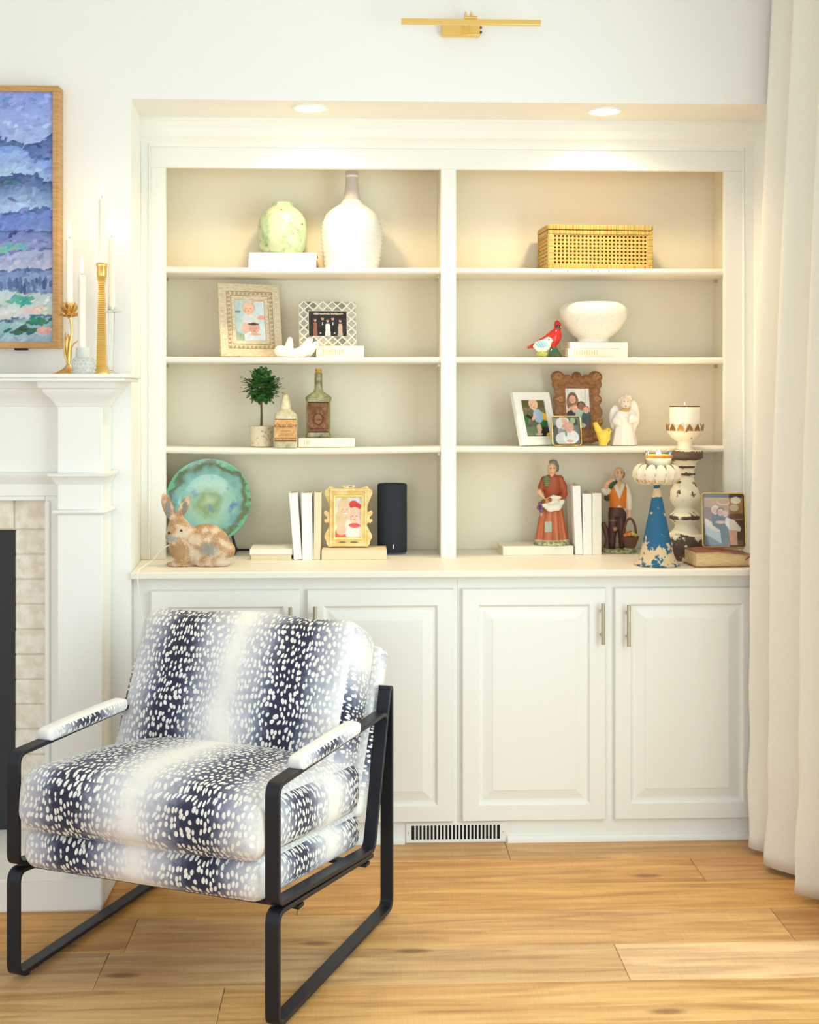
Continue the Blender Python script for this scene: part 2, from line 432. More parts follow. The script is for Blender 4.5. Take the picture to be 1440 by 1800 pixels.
def oak():
    m = bpy.data.materials.new('oak_floor_plank'); m.use_nodes = True; MATS['oak'] = m
    nt = m.node_tree; N = nt.nodes; L = nt.links; b = N['Principled BSDF']
    b.inputs['Roughness'].default_value = 0.42; b.inputs['Specular IOR Level'].default_value = 0.4
    tc = N.new('ShaderNodeTexCoord'); oi = N.new('ShaderNodeObjectInfo')
    cmb = N.new('ShaderNodeCombineXYZ'); mul = N.new('ShaderNodeMath'); mul.operation = 'MULTIPLY'; mul.inputs[1].default_value = 37
    L.new(oi.outputs['Random'], mul.inputs[0]); L.new(mul.outputs[0], cmb.inputs[2]); L.new(mul.outputs[0], cmb.inputs[0])
    add = N.new('ShaderNodeVectorMath'); L.new(tc.outputs['Object'], add.inputs[0]); L.new(cmb.outputs[0], add.inputs[1])
    mp = N.new('ShaderNodeMapping'); mp.inputs['Scale'].default_value = (1.1, 13, 1); L.new(add.outputs[0], mp.inputs[0])
    n1 = N.new('ShaderNodeTexNoise'); n1.inputs['Scale'].default_value = 2.2; n1.inputs['Detail'].default_value = 8; n1.inputs['Distortion'].default_value = 0.9
    L.new(mp.outputs[0], n1.inputs[0])
    mp2 = N.new('ShaderNodeMapping'); mp2.inputs['Scale'].default_value = (140, 6, 1); L.new(add.outputs[0], mp2.inputs[0])
    n2 = N.new('ShaderNodeTexNoise'); n2.inputs['Scale'].default_value = 1.5; n2.inputs['Detail'].default_value = 3; L.new(mp2.outputs[0], n2.inputs[0])
    cr = N.new('ShaderNodeValToRGB'); e = cr.color_ramp.elements
    e[0].position = 0.30; e[0].color = rgb(182, 130, 68); e[1].position = 0.70; e[1].color = rgb(230, 184, 114)
    e2 = cr.color_ramp.elements.new(0.5); e2.color = rgb(212, 160, 90)
    L.new(n1.outputs[0], cr.inputs[0])
    hs = N.new('ShaderNodeHueSaturation'); L.new(cr.outputs[0], hs.inputs['Color'])
    vr = N.new('ShaderNodeMapRange'); vr.inputs[3].default_value = 0.94; vr.inputs[4].default_value = 1.06; L.new(oi.outputs['Random'], vr.inputs[0]); L.new(vr.outputs[0], hs.inputs['Value'])
    sr = N.new('ShaderNodeMapRange'); sr.inputs[3].default_value = 1.0; sr.inputs[4].default_value = 0.78; L.new(oi.outputs['Random'], sr.inputs[0]); L.new(sr.outputs[0], hs.inputs['Saturation'])
    # knots
    mk = N.new('ShaderNodeMapping'); mk.inputs['Scale'].default_value = (1.3, 4.2, 1); L.new(add.outputs[0], mk.inputs[0])
    vo = N.new('ShaderNodeTexVoronoi'); vo.voronoi_dimensions = '2D'; vo.inputs['Scale'].default_value = 1.0; L.new(mk.outputs[0], vo.inputs[0])
    kr = N.new('ShaderNodeMapRange'); kr.inputs[1].default_value = 0.03; kr.inputs[2].default_value = 0.075; kr.inputs[3].default_value = 0.75; kr.inputs[4].default_value = 0.0; L.new(vo.outputs['Distance'], kr.inputs[0])
    sc_ = N.new('ShaderNodeSeparateColor'); L.new(vo.outputs['Color'], sc_.inputs[0]); gt = N.new('ShaderNodeMath'); gt.operation = 'GREATER_THAN'; gt.inputs[1].default_value = 0.66; L.new(sc_.outputs[0], gt.inputs[0])
    km = N.new('ShaderNodeMath'); km.operation = 'MULTIPLY'; L.new(kr.outputs[0], km.inputs[0]); L.new(gt.outputs[0], km.inputs[1])
    mx = N.new('ShaderNodeMix'); mx.data_type = 'RGBA'; mx.inputs[7].default_value = rgb(120, 80, 44); L.new(km.outputs[0], mx.inputs[0]); L.new(hs.outputs[0], mx.inputs[6])
    sm = N.new('ShaderNodeMapRange'); sm.inputs[1].default_value = 0.3; sm.inputs[2].default_value = 0.7; sm.inputs[3].default_value = 0.95; sm.inputs[4].default_value = 1.03; L.new(n2.outputs[0], sm.inputs[0])
    m2 = N.new('ShaderNodeMix'); m2.data_type = 'RGBA'; m2.blend_type = 'MULTIPLY'; m2.inputs[0].default_value = 1.0; L.new(mx.outputs[2], m2.inputs[6]); L.new(sm.outputs[0], m2.inputs[7])
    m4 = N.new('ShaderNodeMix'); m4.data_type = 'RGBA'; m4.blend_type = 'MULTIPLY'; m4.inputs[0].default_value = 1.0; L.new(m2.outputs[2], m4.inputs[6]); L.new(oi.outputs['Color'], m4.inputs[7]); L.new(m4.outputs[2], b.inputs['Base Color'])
    bp = N.new('ShaderNodeBump'); bp.inputs['Strength'].default_value = 0.12; bp.inputs['Distance'].default_value = 0.002; L.new(n2.outputs[0], bp.inputs['Height']); L.new(bp.outputs[0], b.inputs['Normal'])
    return m
OAK = oak()
SUB = mat('floor_gap', rgb(132, 90, 50), 0.9)

fl = struct(MB().box(-3.6, XRf, Y0, 4.06, -0.06, -0.012).build('floor', SUB))
rows = [(4.06, 3.89), (3.89, 3.70), (3.70, 3.50), (3.50, 3.285), (3.285, 3.08)]
y = 3.08
while y > Y0 + 0.1: rows.append((y, max(y - 0.205, Y0))); y -= 0.205
joints = {0: [(894, 1500)], 1: [(1232, 1535), (62, 1535)], 2: [(525, 1580)], 3: [(1385, 1635), (230, 1645)], 4: [(1098, 1700)], 5: [(387, 1770)]}
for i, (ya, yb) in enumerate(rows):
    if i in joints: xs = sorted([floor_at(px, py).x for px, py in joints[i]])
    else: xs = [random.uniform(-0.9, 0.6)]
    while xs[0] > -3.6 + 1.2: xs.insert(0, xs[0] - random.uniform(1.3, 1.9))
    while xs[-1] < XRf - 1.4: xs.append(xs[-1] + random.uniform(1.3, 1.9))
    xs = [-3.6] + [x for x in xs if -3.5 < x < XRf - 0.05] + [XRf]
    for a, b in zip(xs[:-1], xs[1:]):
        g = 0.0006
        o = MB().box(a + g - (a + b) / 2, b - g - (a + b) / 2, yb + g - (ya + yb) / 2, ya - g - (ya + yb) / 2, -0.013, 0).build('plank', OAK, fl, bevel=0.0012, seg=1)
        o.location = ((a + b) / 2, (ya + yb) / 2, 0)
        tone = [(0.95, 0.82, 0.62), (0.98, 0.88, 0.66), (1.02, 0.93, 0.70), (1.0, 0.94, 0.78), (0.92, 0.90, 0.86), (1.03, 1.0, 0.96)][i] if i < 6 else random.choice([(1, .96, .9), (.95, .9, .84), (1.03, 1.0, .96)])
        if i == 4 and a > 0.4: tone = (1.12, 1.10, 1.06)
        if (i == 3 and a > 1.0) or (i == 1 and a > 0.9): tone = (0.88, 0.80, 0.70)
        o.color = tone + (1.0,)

# back wall with the alcove (solid masses round the recess)
wl = MB().prism([(-3.6, YW), (XL, YW), (XLb, YF), (XLb, 4.75), (-3.6, 4.75)], 0, CEIL, plane='xy').build('wall_back_left', WHITE); struct(wl)
wh = MB().prism([(XL, YW), (XRf, YW), (XR, YF), (XR, 4.75), (XLb, 4.75), (XLb, YF)], SOF, CEIL, plane='xy').build('wall_back_header', WHITE); struct(wh)
wb = MB().box(XLb, XR, 4.60, 4.75, 0, SOF).build('wall_alcove_rear', WHITE); struct(wb)
# right wall: short angled return, then the window wall behind the curtain
wr = MB().prism([(XR, 4.75), (XR, YF), (XRf, YW), (XRf, 3.55), (XRf + 0.25, 3.55), (XRf + 0.25, 4.75)], 0, CEIL, plane='xy').build('wall_right_return', WHITE); struct(wr)
b = MB().box(XRf, XRf + 0.16, 1.1, 3.55, 0, 0.3).box(XRf, XRf + 0.16, 1.1, 3.55, 2.5, CEIL).box(XRf, XRf + 0.16, Y0, 1.1, 0, CEIL)
struct(b.build('wall_right', WHITE))
struct(MB().box(-3.6, XRf + 0.25, Y0, 4.75, CEIL, CEIL + 0.1).build('ceiling', WHITE))

# window in the right wall
wn = MB()
for (a, c, z0, z1) in ((1.1, 1.17, 0.3, 2.5), (3.48, 3.55, 0.3, 2.5), (1.17, 3.48, 0.3, 0.37), (1.17, 3.48, 2.43, 2.5), (2.30, 2.35, 0.37, 2.43)):
    wn.box(XRf + 0.04, XRf + 0.1, a, c, z0, z1)
struct(wn.build('window_1', TRIM))

# ================================================================== BOOKCASE
BC = empty('built_in_bookcase', (0, YF, 0)); tag(BC, 'white built-in bookcase with two open bays set in a wall alcove', 'bookcase')
def bc(mb, name, m=CASE, bevel=0.0015, **kw):
    mb.v = [(x, y - YF, z) for x, y, z in mb.v]
    return mb.build(name, m, BC, bevel=bevel, **kw)
xo = [X(291, YF), X(775.2, YF), X(802, YF), X(1273.5, YF)]
ZR = Zp(256, YF, 780)
FT = 0.022
out = [(XLb, ZC), (XR, ZC), (XR, ZR + 0.02), (XLb, ZR + 0.02)]
for a, c in ((XLb, xo[0]), (xo[1], xo[2]), (xo[3], XR)): bc(MB().box(a, c, YF, YF + FT, ZC, ZT), 'stile', TRIM)
bc(MB().box(XLb, XR, YF, YF + FT, ZT, ZR + 0.02), 'top_rail', TRIM, 0.0)
for a, c in ((248, 263), (1306, 1325)):
    bc(MB().box(X(a, YF), X(c, YF), YF - 0.010, YF, ZC, ZR).box(X(c if a < 700 else a, YF) - 0.003, X(c if a < 700 else a, YF) + 0.003, YF - 0.014, YF, ZC, ZR), 'scribe_moulding', TRIM, 0.003)
xin = [xo[0] - 0.030, xo[1] + 0.002, xo[2] - 0.002, X(1253.5, YB)]
bc(MB().box(xin[0] - 0.02, xin[3] + 0.02, YB, YB + 0.02, ZC, ZT + 0.09), 'back_panel', INNER)
for a, c in ((xin[0] - 0.018, xin[0]), (xin[1], xin[2]), (xin[3], xin[3] + 0.018)):
    bc(MB().box(a, c, YF + FT, YB, ZC, ZT + 0.08), 'side_panel', INNER)
bc(MB().box(xin[0], xin[1], YF + FT, YB, ZT + 0.062, ZT + 0.08), 'top_panel', INNER); bc(MB().box(xin[2], xin[3], YF + FT, YB, ZT + 0.062, ZT + 0.08), 'top_panel', INNER)
SAG = {}
PIN = MB().box(-0.004, 0.004, -0.005, 0.005, -0.012, 0)
pin0 = None
for bay, (a, c) in enumerate(((xin[0], xin[1]), (xin[2], xin[3]))):
    for n_, z in ((1, Z1), (2, Z2), (3, Z3)):
        sg = (0.003, 0.002, 0.006)[n_ - 1] * (1.0 if bay == 0 else 0.5)
        m = (a + c) / 2; hw = (c - a) / 2
        SAG[(bay, n_)] = (m, hw, sg, z)
        G = MB(); nx = 24
        prof = [(YB, 0), (YF + 0.018, 0), (YF + 0.011, -0.0025), (YF + 0.008, -0.0105), (YF + 0.011, -0.0185), (YF + 0.018, -0.021), (YB, -0.021)]
        vs = []; fs = []
        for i in range(nx + 1):
            xx = a + (c - a) * i / nx; dz = -sg * (1 - ((xx - m) / hw) ** 2)
            vs += [(xx, yy, z + dz + zz) for yy, zz in prof]
        q = len(prof)
        for i in range(nx):
            for j in range(q):
                jj = (j + 1) % q; fs.append((i * q + j, i * q + jj, (i + 1) * q + jj, (i + 1) * q + j))
        fs += [tuple(range(q)), tuple(nx * q + j for j in range(q - 1, -1, -1))]
        G.add(vs, fs); sh = bc(G, 'shelf', CASE, 0, angle=50)
        for xx in (a + 0.005, c - 0.005):
            for yy in (YF + 0.06, YB - 0.05):
                if pin0 is None:
                    pin0 = PIN.build('shelf_pin', NICKEL, sh); pin0.location = (xx, yy - YF, z - 0.021)
                else: inst(pin0, 'shelf_pin', sh, Matrix.Translation((xx, yy - YF, z - 0.021)))
def shz(n_, px, Y=4.42):
    bay = 0 if px < 790 else 1
    m, hw, sg, z = SAG[(bay, n_)]
    return z - sg * (1 - ((X(px, Y) - m) / hw) ** 2) + (0.0014 if sg > 0.004 else 0.0008)
# crown moulding, swept straight across
cp = [(YF, ZR - 0.012), (YF - 0.008, ZR - 0.012), (YF - 0.010, ZR), (YF - 0.013, ZR + 0.006), (YF - 0.016, ZR + 0.012), (YF - 0.026, ZR + 0.02), (YF - 0.030, ZR + 0.03),
      (YF - 0.034, ZR + 0.048), (YF - 0.044, ZR + 0.062), (YF - 0.046, ZR + 0.068), (YF - 0.05, ZR + 0.07), (YF - 0.05, SOF), (YF, SOF)]
cr = MB(); q = len(cp)
cr.add([(XLb + 0.001, y, z) for y, z in cp] + [(XR + 0.03, y, z) for y, z in cp], [(j, (j + 1) % q, q + (j + 1) % q, q + j) for j in range(q)] + [tuple(range(q)), tuple(range(2 * q - 1, q - 1, -1))])
bc(cr, 'crown_moulding', TRIM, 0, angle=20)

# ================================================================== COUNTER AND BASE CABINETS
XCR = 1.434
ct_ = MB(); 
cprof = [(YC + 0.004, 0), (YC, -0.004), (YC, -0.018), (YC + 0.004, -0.022)]
ctop = MB().prism([(XL + 0.0005, YC), (XCR, YC), (XCR, YW + 0.01), (XR - 0.001, YF), (XR - 0.001, YB), (XLb, YB), (XLb, YF), (XL + 0.0005, YW)], ZC - 0.022, ZC, plane='xy').build('countertop', CASE, bevel=0.004, seg=3)
tag(ctop, 'white painted wood countertop running under both bookcase bays', 'countertop')
DS = [(0, 0.004), (0.003, 0), (0.052, 0), (0.056, 0.004), (0.060, 0.0105), (0.068, 0.0105), (0.098, 0.003), (0.100, 0.0015)]
def door(parent, ox, x0, x1, hx, hz, z0, z1):
    d = MB().rings(x0 - ox, x1 - ox, z0, z1, DS, 0)
    d.add([(x0 - ox, 0.004, z0), (x1 - ox, 0.004, z0), (x1 - ox, 0.004, z1), (x0 - ox, 0.004, z1), (x0 - ox, 0.0198, z0), (x1 - ox, 0.0198, z0), (x1 - ox, 0.0198, z1), (x0 - ox, 0.0198, z1)],
          [(0, 4, 5, 1), (1, 5, 6, 2), (2, 6, 7, 3), (3, 7, 4, 0), (4, 7, 6, 5)])
    do = d.build('door', TRIM, parent, angle=12)
    h = MB(); x = hx - ox
    h.tube([(x, -0.030, hz[0]), (x, -0.030, hz[1])], 0.0062, 14)
    m = (hz[0] + hz[1]) / 2; s_ = (hz[1] - hz[0]) * 0.29
    for zz in (m - s_, m + s_): h.tube([(x, -0.030, zz), (x, 0.0005, zz)], 0.005, 12)
    h.build('handle', NICKEL, do)
zd0, zd1 = Zp(1446, YD), Zp(1036, YD)
YFc = YD + 0.02
def cabinet(label, xa, xb, doors):
    root = empty('base_cabinet', ((xa + xb) / 2, YD, 0)); tag(root, label, 'cabinet', 'base cabinets under the counter')
    ox = (xa + xb) / 2
    pl = [(xa, 0.02), (xb, 0.02), (xb, 0.5), (XLb + 0.001, 0.5), (XLb + 0.001, 0.27)] if xb < 1.3 else [(xa, 0.02), (XRf - 0.024, 0.02), (XR - 0.004, 0.26), (XR - 0.003, 0.5), (xa, 0.5)]
    MB().prism([(x - ox, y) for x, y in pl], 0.0, ZC - 0.0225, plane='xy').build('body', TRIM, root)
    for x0, x1, hx, hz in doors: door(root, ox, x0, x1, hx, hz, zd0, zd1)
hzf = lambda a, b_: (Zp(b_, YD - 0.03, 1050), Zp(a, YD - 0.03, 1050))
xm = X(805, YD)
cabinet('white base cabinet with two raised panel doors behind the armchair', XL - 0.0025, xm - 0.0003,
        [(X(264.5, YD), X(527, YD), X(511, YD), hzf(1064, 1137)), (X(540, YD), X(798, YD), X(554, YD), hzf(1063, 1136))])
cabinet('white base cabinet with two raised panel doors and bar handles beside the curtain', xm + 0.0003, 1.345,
        [(X(812.5, YD), X(1066, YD), X(1057, YD), hzf(1061, 1133)), (X(1081, YD), X(1335, YD), X(1102, YD), hzf(1064, 1137))])
# shoe moulding along the cabinet foot with the vent set in it
xv = (X(714, YD), X(890, YD))
sp = [(0.020, 0.0), (0.008, 0.0), (0.008, 0.014), (0.012, 0.020), (0.020, 0.022)]
for nm, a, c in (('baseboard_left', XL + 0.006, xv[0] - 0.004), ('baseboard_right', xv[1] + 0.006, 1.42)):
    bb = MB(); q = len(sp)
    bb.add([(a, YD + y, z) for y, z in sp] + [(c, YD + y, z) for y, z in sp], [(j, (j + 1) % q, q + (j + 1) % q, q + j) for j in range(q)] + [tuple(range(q)), tuple(range(2 * q - 1, q - 1, -1))])
    struct(bb.build(nm, TRIM))
VG = empty('vent_register', ((xv[0] + xv[1]) / 2, YD + 0.02, 0)); tag(VG, 'white metal vent register with black slots at the cabinet foot', 'vent')
w = (xv[1] - xv[0]) / 2; vz0, vz1 = 0.003, Zp(1450, YD)
MB().prism([(-w, vz0), (w, vz0), (w, vz1), (-w, vz1)], -0.0045, -0.0005, holes=[[(-w * .89, vz0 + 0.008), (w * .885, vz0 + 0.008), (w * .885, vz1 - 0.009), (-w * .89, vz1 - 0.009)]]).build('frame', TRIM, VG, bevel=0.001)
MB().box(-w * .9, w * .9, -0.0012, -0.0004, vz0 + 0.006, vz1 - 0.007).build('backing', DARK, VG)
sl0 = None; ns = 24
sm_ = MB().box(-0.0024, 0.0024, -0.0042, -0.0016, vz0 + 0.008, vz1 - 0.009)
for i in range(1, ns):
    x = -w * .89 + (w * 1.775) * i / ns
    if sl0 is None: sl0 = sm_.build('slat', TRIM, VG); sl0.location = (x, 0, 0)
    else: inst(sl0, 'slat', VG, Matrix.Translation((x, 0, 0)))
for x in (-w * .95, w * .95): MB().sph((x, -0.0045, (vz0 + vz1) / 2), (0.0025, 0.0012, 0.0025), 8, 6).build('screw', NICKEL, VG)

# ================================================================== CEILING LIGHTS, PICTURE LIGHT
for i, (px, py) in enumerate(((545, 189), (1063, 194.5))):
    d = ray(px, py); t = (SOF - EYE) / d.z; p = Vector((d.x * t, d.y * t, SOF))
    r = empty('recessed_light', p); tag(r, ('round recessed downlight above the left bay' if i == 0 else 'round recessed downlight above the right bay, near the curtain'), 'light', 'soffit downlights')
    MB().lathe([(0.046, -0.001), (0.046, -0.003), (0.052, -0.006), (0.059, -0.004), (0.060, -0.0005)], 40, cap=False).build('trim_ring', TRIM, r)
    MB().lathe([(0.0462, -0.0032), (0.03, -0.0045), (0.001, -0.005)], 40, cap=False).build('lens', mat('lit_lens', (1.0, 0.86, 0.62, 1), 0.5, emit=9.0), r)
    l = bpy.data.lights.new('downlight', 'SPOT'); l.energy = 25; l.color = (1.0, 0.76, 0.44); l.spot_size = math.radians(150); l.spot_blend = 0.9; l.shadow_soft_size = 0.045
    lo = bpy.data.objects.new('downlight', l); COL.objects.link(lo); lo.location = p + Vector((0, 0, -0.02))
PLX = X(826, 3.9)
PL = empty('picture_light', (PLX, YW, Zp(54, YW))); tag(PL, 'brass picture light with slim bar on the wall above the bookcase', 'wall lamp')
k = kk(826, 3.93)
zb = Zp(39, 3.86) - Zp(54, YW)
MB().box((780 - 826) * k, (848 - 826) * k, -0.028, -0.0002, (54 - 65.5) * k, (54 - 43) * k).build('back_box', GOLD, PL, bevel=0.002)
kb = kk(826, 3.86)
MB().box((703.5 - 826) * kb, (948.5 - 826) * kb, -0.155, -0.135, zb - 4.4 * kb, zb + 4.4 * kb).build('light_bar', GOLD, PL, bevel=0.001)
for dx in (-0.009, 0.009):
    MB().tube([(dx, -0.02, 0.0), (dx, -0.05, 0.045), (dx, -0.10, zb + 0.022), (dx, -0.142, zb + 0.018)], 0.0035, 10).build('arm', GOLD, PL)
MB().tube([(-0.019, -0.144, zb + 0.014), (0.019, -0.144, zb + 0.014)], 0.007, 14).build('knuckle', GOLD, PL)
for zz, cc in ((0.008, mat('red_switch', rgb(130, 30, 20), 0.5)), (-0.007, DARK)):
    MB().tube([((848 - 826) * k, -0.015, zz), ((851.5 - 826) * k, -0.015, zz)], 0.004, 10).build('switch', cc, PL)

# ================================================================== FIREPLACE
YP, YFR, YBR = 3.86, 3.905, 3.95
FCX = -1.66
ZM = Zp(657, 3.74, 200)
fx = lambda px, Y=YP: X(px, Y)
mant = empty('fireplace_mantel', (FCX, YW, 0)); tag(mant, 'white fireplace mantel with shelf, pilasters and layered mouldings', 'mantel')
def mt(mb, name, m=TRIM, bevel=0.002):
    mb.v = [(x - FCX, y - YW, z) for x, y, z in mb.v]
    return mb.build(name, m, mant, bevel=bevel)
xs_r = fx(222, 3.74); xs_l = 2 * FCX - xs_r
mt(MB().box(xs_l, xs_r, 3.74, YW - 0.0005, ZM - 0.012, ZM).box(xs_l + 0.008, xs_r - 0.008, 3.748, YW - 0.0005, ZM - 0.022, ZM - 0.012), 'shelf', TRIM, 0.003)
HZ = Zp(1545, 3.55, 100)                                    # hearth height
def mould(xa, xb, yb, prof):
    """moulding with mitred returns: prof (projection, z) round a box front"""
    m = MB(); vs = []; q = len(prof)
    for p, z in prof: vs += [(xa - p, YW - 0.001, z), (xa - p, yb - p, z), (xb + p, yb - p, z), (xb + p, YW - 0.001, z)]
    fs = []
    for j in range(q - 1):
        for i in range(3): fs.append((4 * j + i, 4 * j + i + 1, 4 * j + 4 + i + 1, 4 * j + 4 + i))
    fs += [(0, 1, 2, 3), tuple(4 * (q - 1) + i for i in (3, 2, 1, 0))]
    return m.add(vs, fs)
xp0, xp1 = fx(101), fx(180)
zc0 = Zp(715, YP, 140); zc1 = ZM - 0.022
hc = zc1 - zc0
capp = [(0.0, zc0), (0.004, zc0 + 0.003), (0.006, zc0 + hc * .12), (0.018, zc0 + hc * .36), (0.03, zc0 + hc * .5), (0.036, zc0 + hc * .64), (0.037, zc0 + hc * .7), (0.046, zc0 + hc * .74), (0.05, zc0 + hc * .9), (0.05, zc1)]
for sgn in (1, -1):
    a, c = (xp0, xp1) if sgn == 1 else (2 * FCX - xp1, 2 * FCX - xp0)
    mt(MB().box(a, c, YP, YW - 0.001, HZ, zc1), 'pilaster')
    mt(mould(a, c, YP, capp), 'pilaster_capital', TRIM, 0)
    z0, z1 = Zp(851, YP, 140), Zp(832, YP, 140)
    mt(mould(a, c, YP, [(0.003, z0), (0.006, z0 + 0.004), (0.014, z0 + 0.02), (0.022, z1 - 0.008), (0.024, z1), (0.0, z1 + 0.001)]), 'pilaster_band', TRIM, 0)
    z0, z1 = Zp(905, YP, 140), Zp(895, YP, 140)
    mt(mould(a, c, YP, [(0.001, z0), (0.010, z0 + 0.003), (0.014, (z0 + z1) / 2), (0.010, z1 - 0.003), (0.001, z1)]), 'pilaster_bead', TRIM, 0)
    zz = Zp(880, YFR, 60)
    e0, e1 = (fx(79, YFR), xp0) if sgn == 1 else (2 * FCX - xp0, 2 * FCX - fx(79, YFR))
    mt(MB().box(e0, e1, YFR + 0.004, YW - 0.001, HZ, Zp(872, YFR, 60)), 'casing')
    e2 = (e0, e0 + 0.016) if sgn == 1 else (e1 - 0.016, e1)
    mt(MB().box(e2[0], e2[1], YFR - 0.006, YFR + 0.004, HZ, zz), 'casing_bead', TRIM, 0.004)
xa, xb = 2 * FCX - xp0, xp0
zf0 = Zp(872, YFR, 60)
mt(MB().box(xa, xb, YFR, YW - 0.001, zf0, zc1), 'frieze')
fc_ = MB(); q = len(capp) + 1; pq = capp + [(0.0, zc1)]
fc_.add([(xa, YFR - p, z) for p, z in pq] + [(xb, YFR - p, z) for p, z in pq], [(j, (j + 1) % q, q + (j + 1) % q, q + j) for j in range(q)])
mt(fc_, 'frieze_crown', TRIM, 0)
z0, z1 = Zp(851, YFR, 60), Zp(829, YFR, 60)
bnd = MB(); pr = [(0, z0), (0.004, z0 + 0.004), (0.010, z0 + 0.018), (0.016, z1 - 0.014), (0.018, z1 - 0.004), (0, z1)]; q = len(pr)
bnd.add([(xa, YFR - p, z) for p, z in pr] + [(xb, YFR - p, z) for p, z in pr], [(j, (j + 1) % q, q + (j + 1) % q, q + j) for j in range(q)])
mt(bnd, 'frieze_band', TRIM, 0)
mt(MB().box(fx(79, YFR) * -1 + 2 * FCX, fx(79, YFR), YFR + 0.004, YBR - 0.005, Zp(880, YFR, 60), zf0), 'lintel_trim', TRIM, 0.003)
# painted brick surround, each brick its own piece
BRK = mat('white_painted_brick', rgb(246, 238, 224), 0.75, col2=rgb(232, 220, 200), scale=30, bump=0.5, bscale=70)
MORT = mat('painted_mortar', rgb(226, 216, 198), 0.85, bump=0.3, bscale=120)
sur = empty('fireplace_surround', (FCX, YBR, 0)); tag(sur, 'white painted brick fireplace surround around the black firebox', 'fireplace')
xb0, xb1 = fx(27.5, YBR), fx(79, YFR) - 0.0005
zt = Zp(931, YBR, 40); ztop = Zp(876, YBR, 40)
mirror = lambda a, c: (2 * FCX - c, 2 * FCX - a)
for nm, (a, c), z0, z1 in (('mortar_bed', (xb0, xb1), HZ, ztop), ('mortar_bed', mirror(xb0, xb1), HZ, ztop), ('mortar_bed', (mirror(xb0, xb1)[1], xb0), zt, ztop)):
    MB().box(a - FCX, c - FCX, 0.004, 0.049, z0, z1).build(nm, MORT, sur)
bh = (Zp(931, YBR) - Zp(1452, YBR)) / 12
def brick(x0, x1, z0, z1, rot=0):
    b = MB().box(x0 - FCX, x1 - FCX, random.uniform(-0.0035, 0.001), 0.02, z0, z1)
    b.build('brick', BRK, sur, bevel=0.004)
n = int((zt - HZ) / bh) + 1
for i in range(n):
    z1 = zt - i * bh; z0 = max(z1 - bh, HZ + 0.001)
    if z1 - z0 < 0.01: continue
    brick(xb0 - 0.001, xb1, z0 + 0.0016, z1 - 0.0016); a, c = mirror(xb0 - 0.001, xb1); brick(a, c, z0 + 0.0016, z1 - 0.0016)
xx = fx(25, YBR); brick(xx + 0.0016, xb1, zt + 0.002, ztop); a, c = mirror(xx + 0.0016, xb1); brick(a, c, zt + 0.002, ztop)
xl = 2 * FCX - xx; nb = 14; bw = (xx - xl) / nb
for i in range(nb): brick(xl + bw * i + 0.0016, xl + bw * (i + 1) - 0.0016, zt + 0.002, ztop)
fb = MB().box(2 * FCX - xb0 + 0.002, xb0 - 0.002, YBR + 0.008, YBR + 0.03, HZ + 0.001, zt - 0.001)
tag(fb.build('fireplace_screen', mat('charcoal_metal', rgb(52, 53, 54), 0.6, 0.2, bump=0.1, bscale=240)), 'charcoal black metal panel closing the firebox', 'screen')
hxr = -0.728
he = MB().prism([(2 * FCX - hxr, 3.55), (hxr, 3.55), (hxr, YP - 0.0), (hxr, YW - 0.001), (2 * FCX - hxr, YW - 0.001)], 0.0, HZ - 0.0005, plane='xy')
heo = he.build('hearth', TRIM, bevel=0.006); tag(heo, 'low white painted hearth slab in front of the fireplace', 'hearth')
struct(MB().box(hxr + 0.0005, XL - 0.004, YW - 0.014, YW - 0.0002, 0, 0.11).build('baseboard_back', TRIM, bevel=0.003))

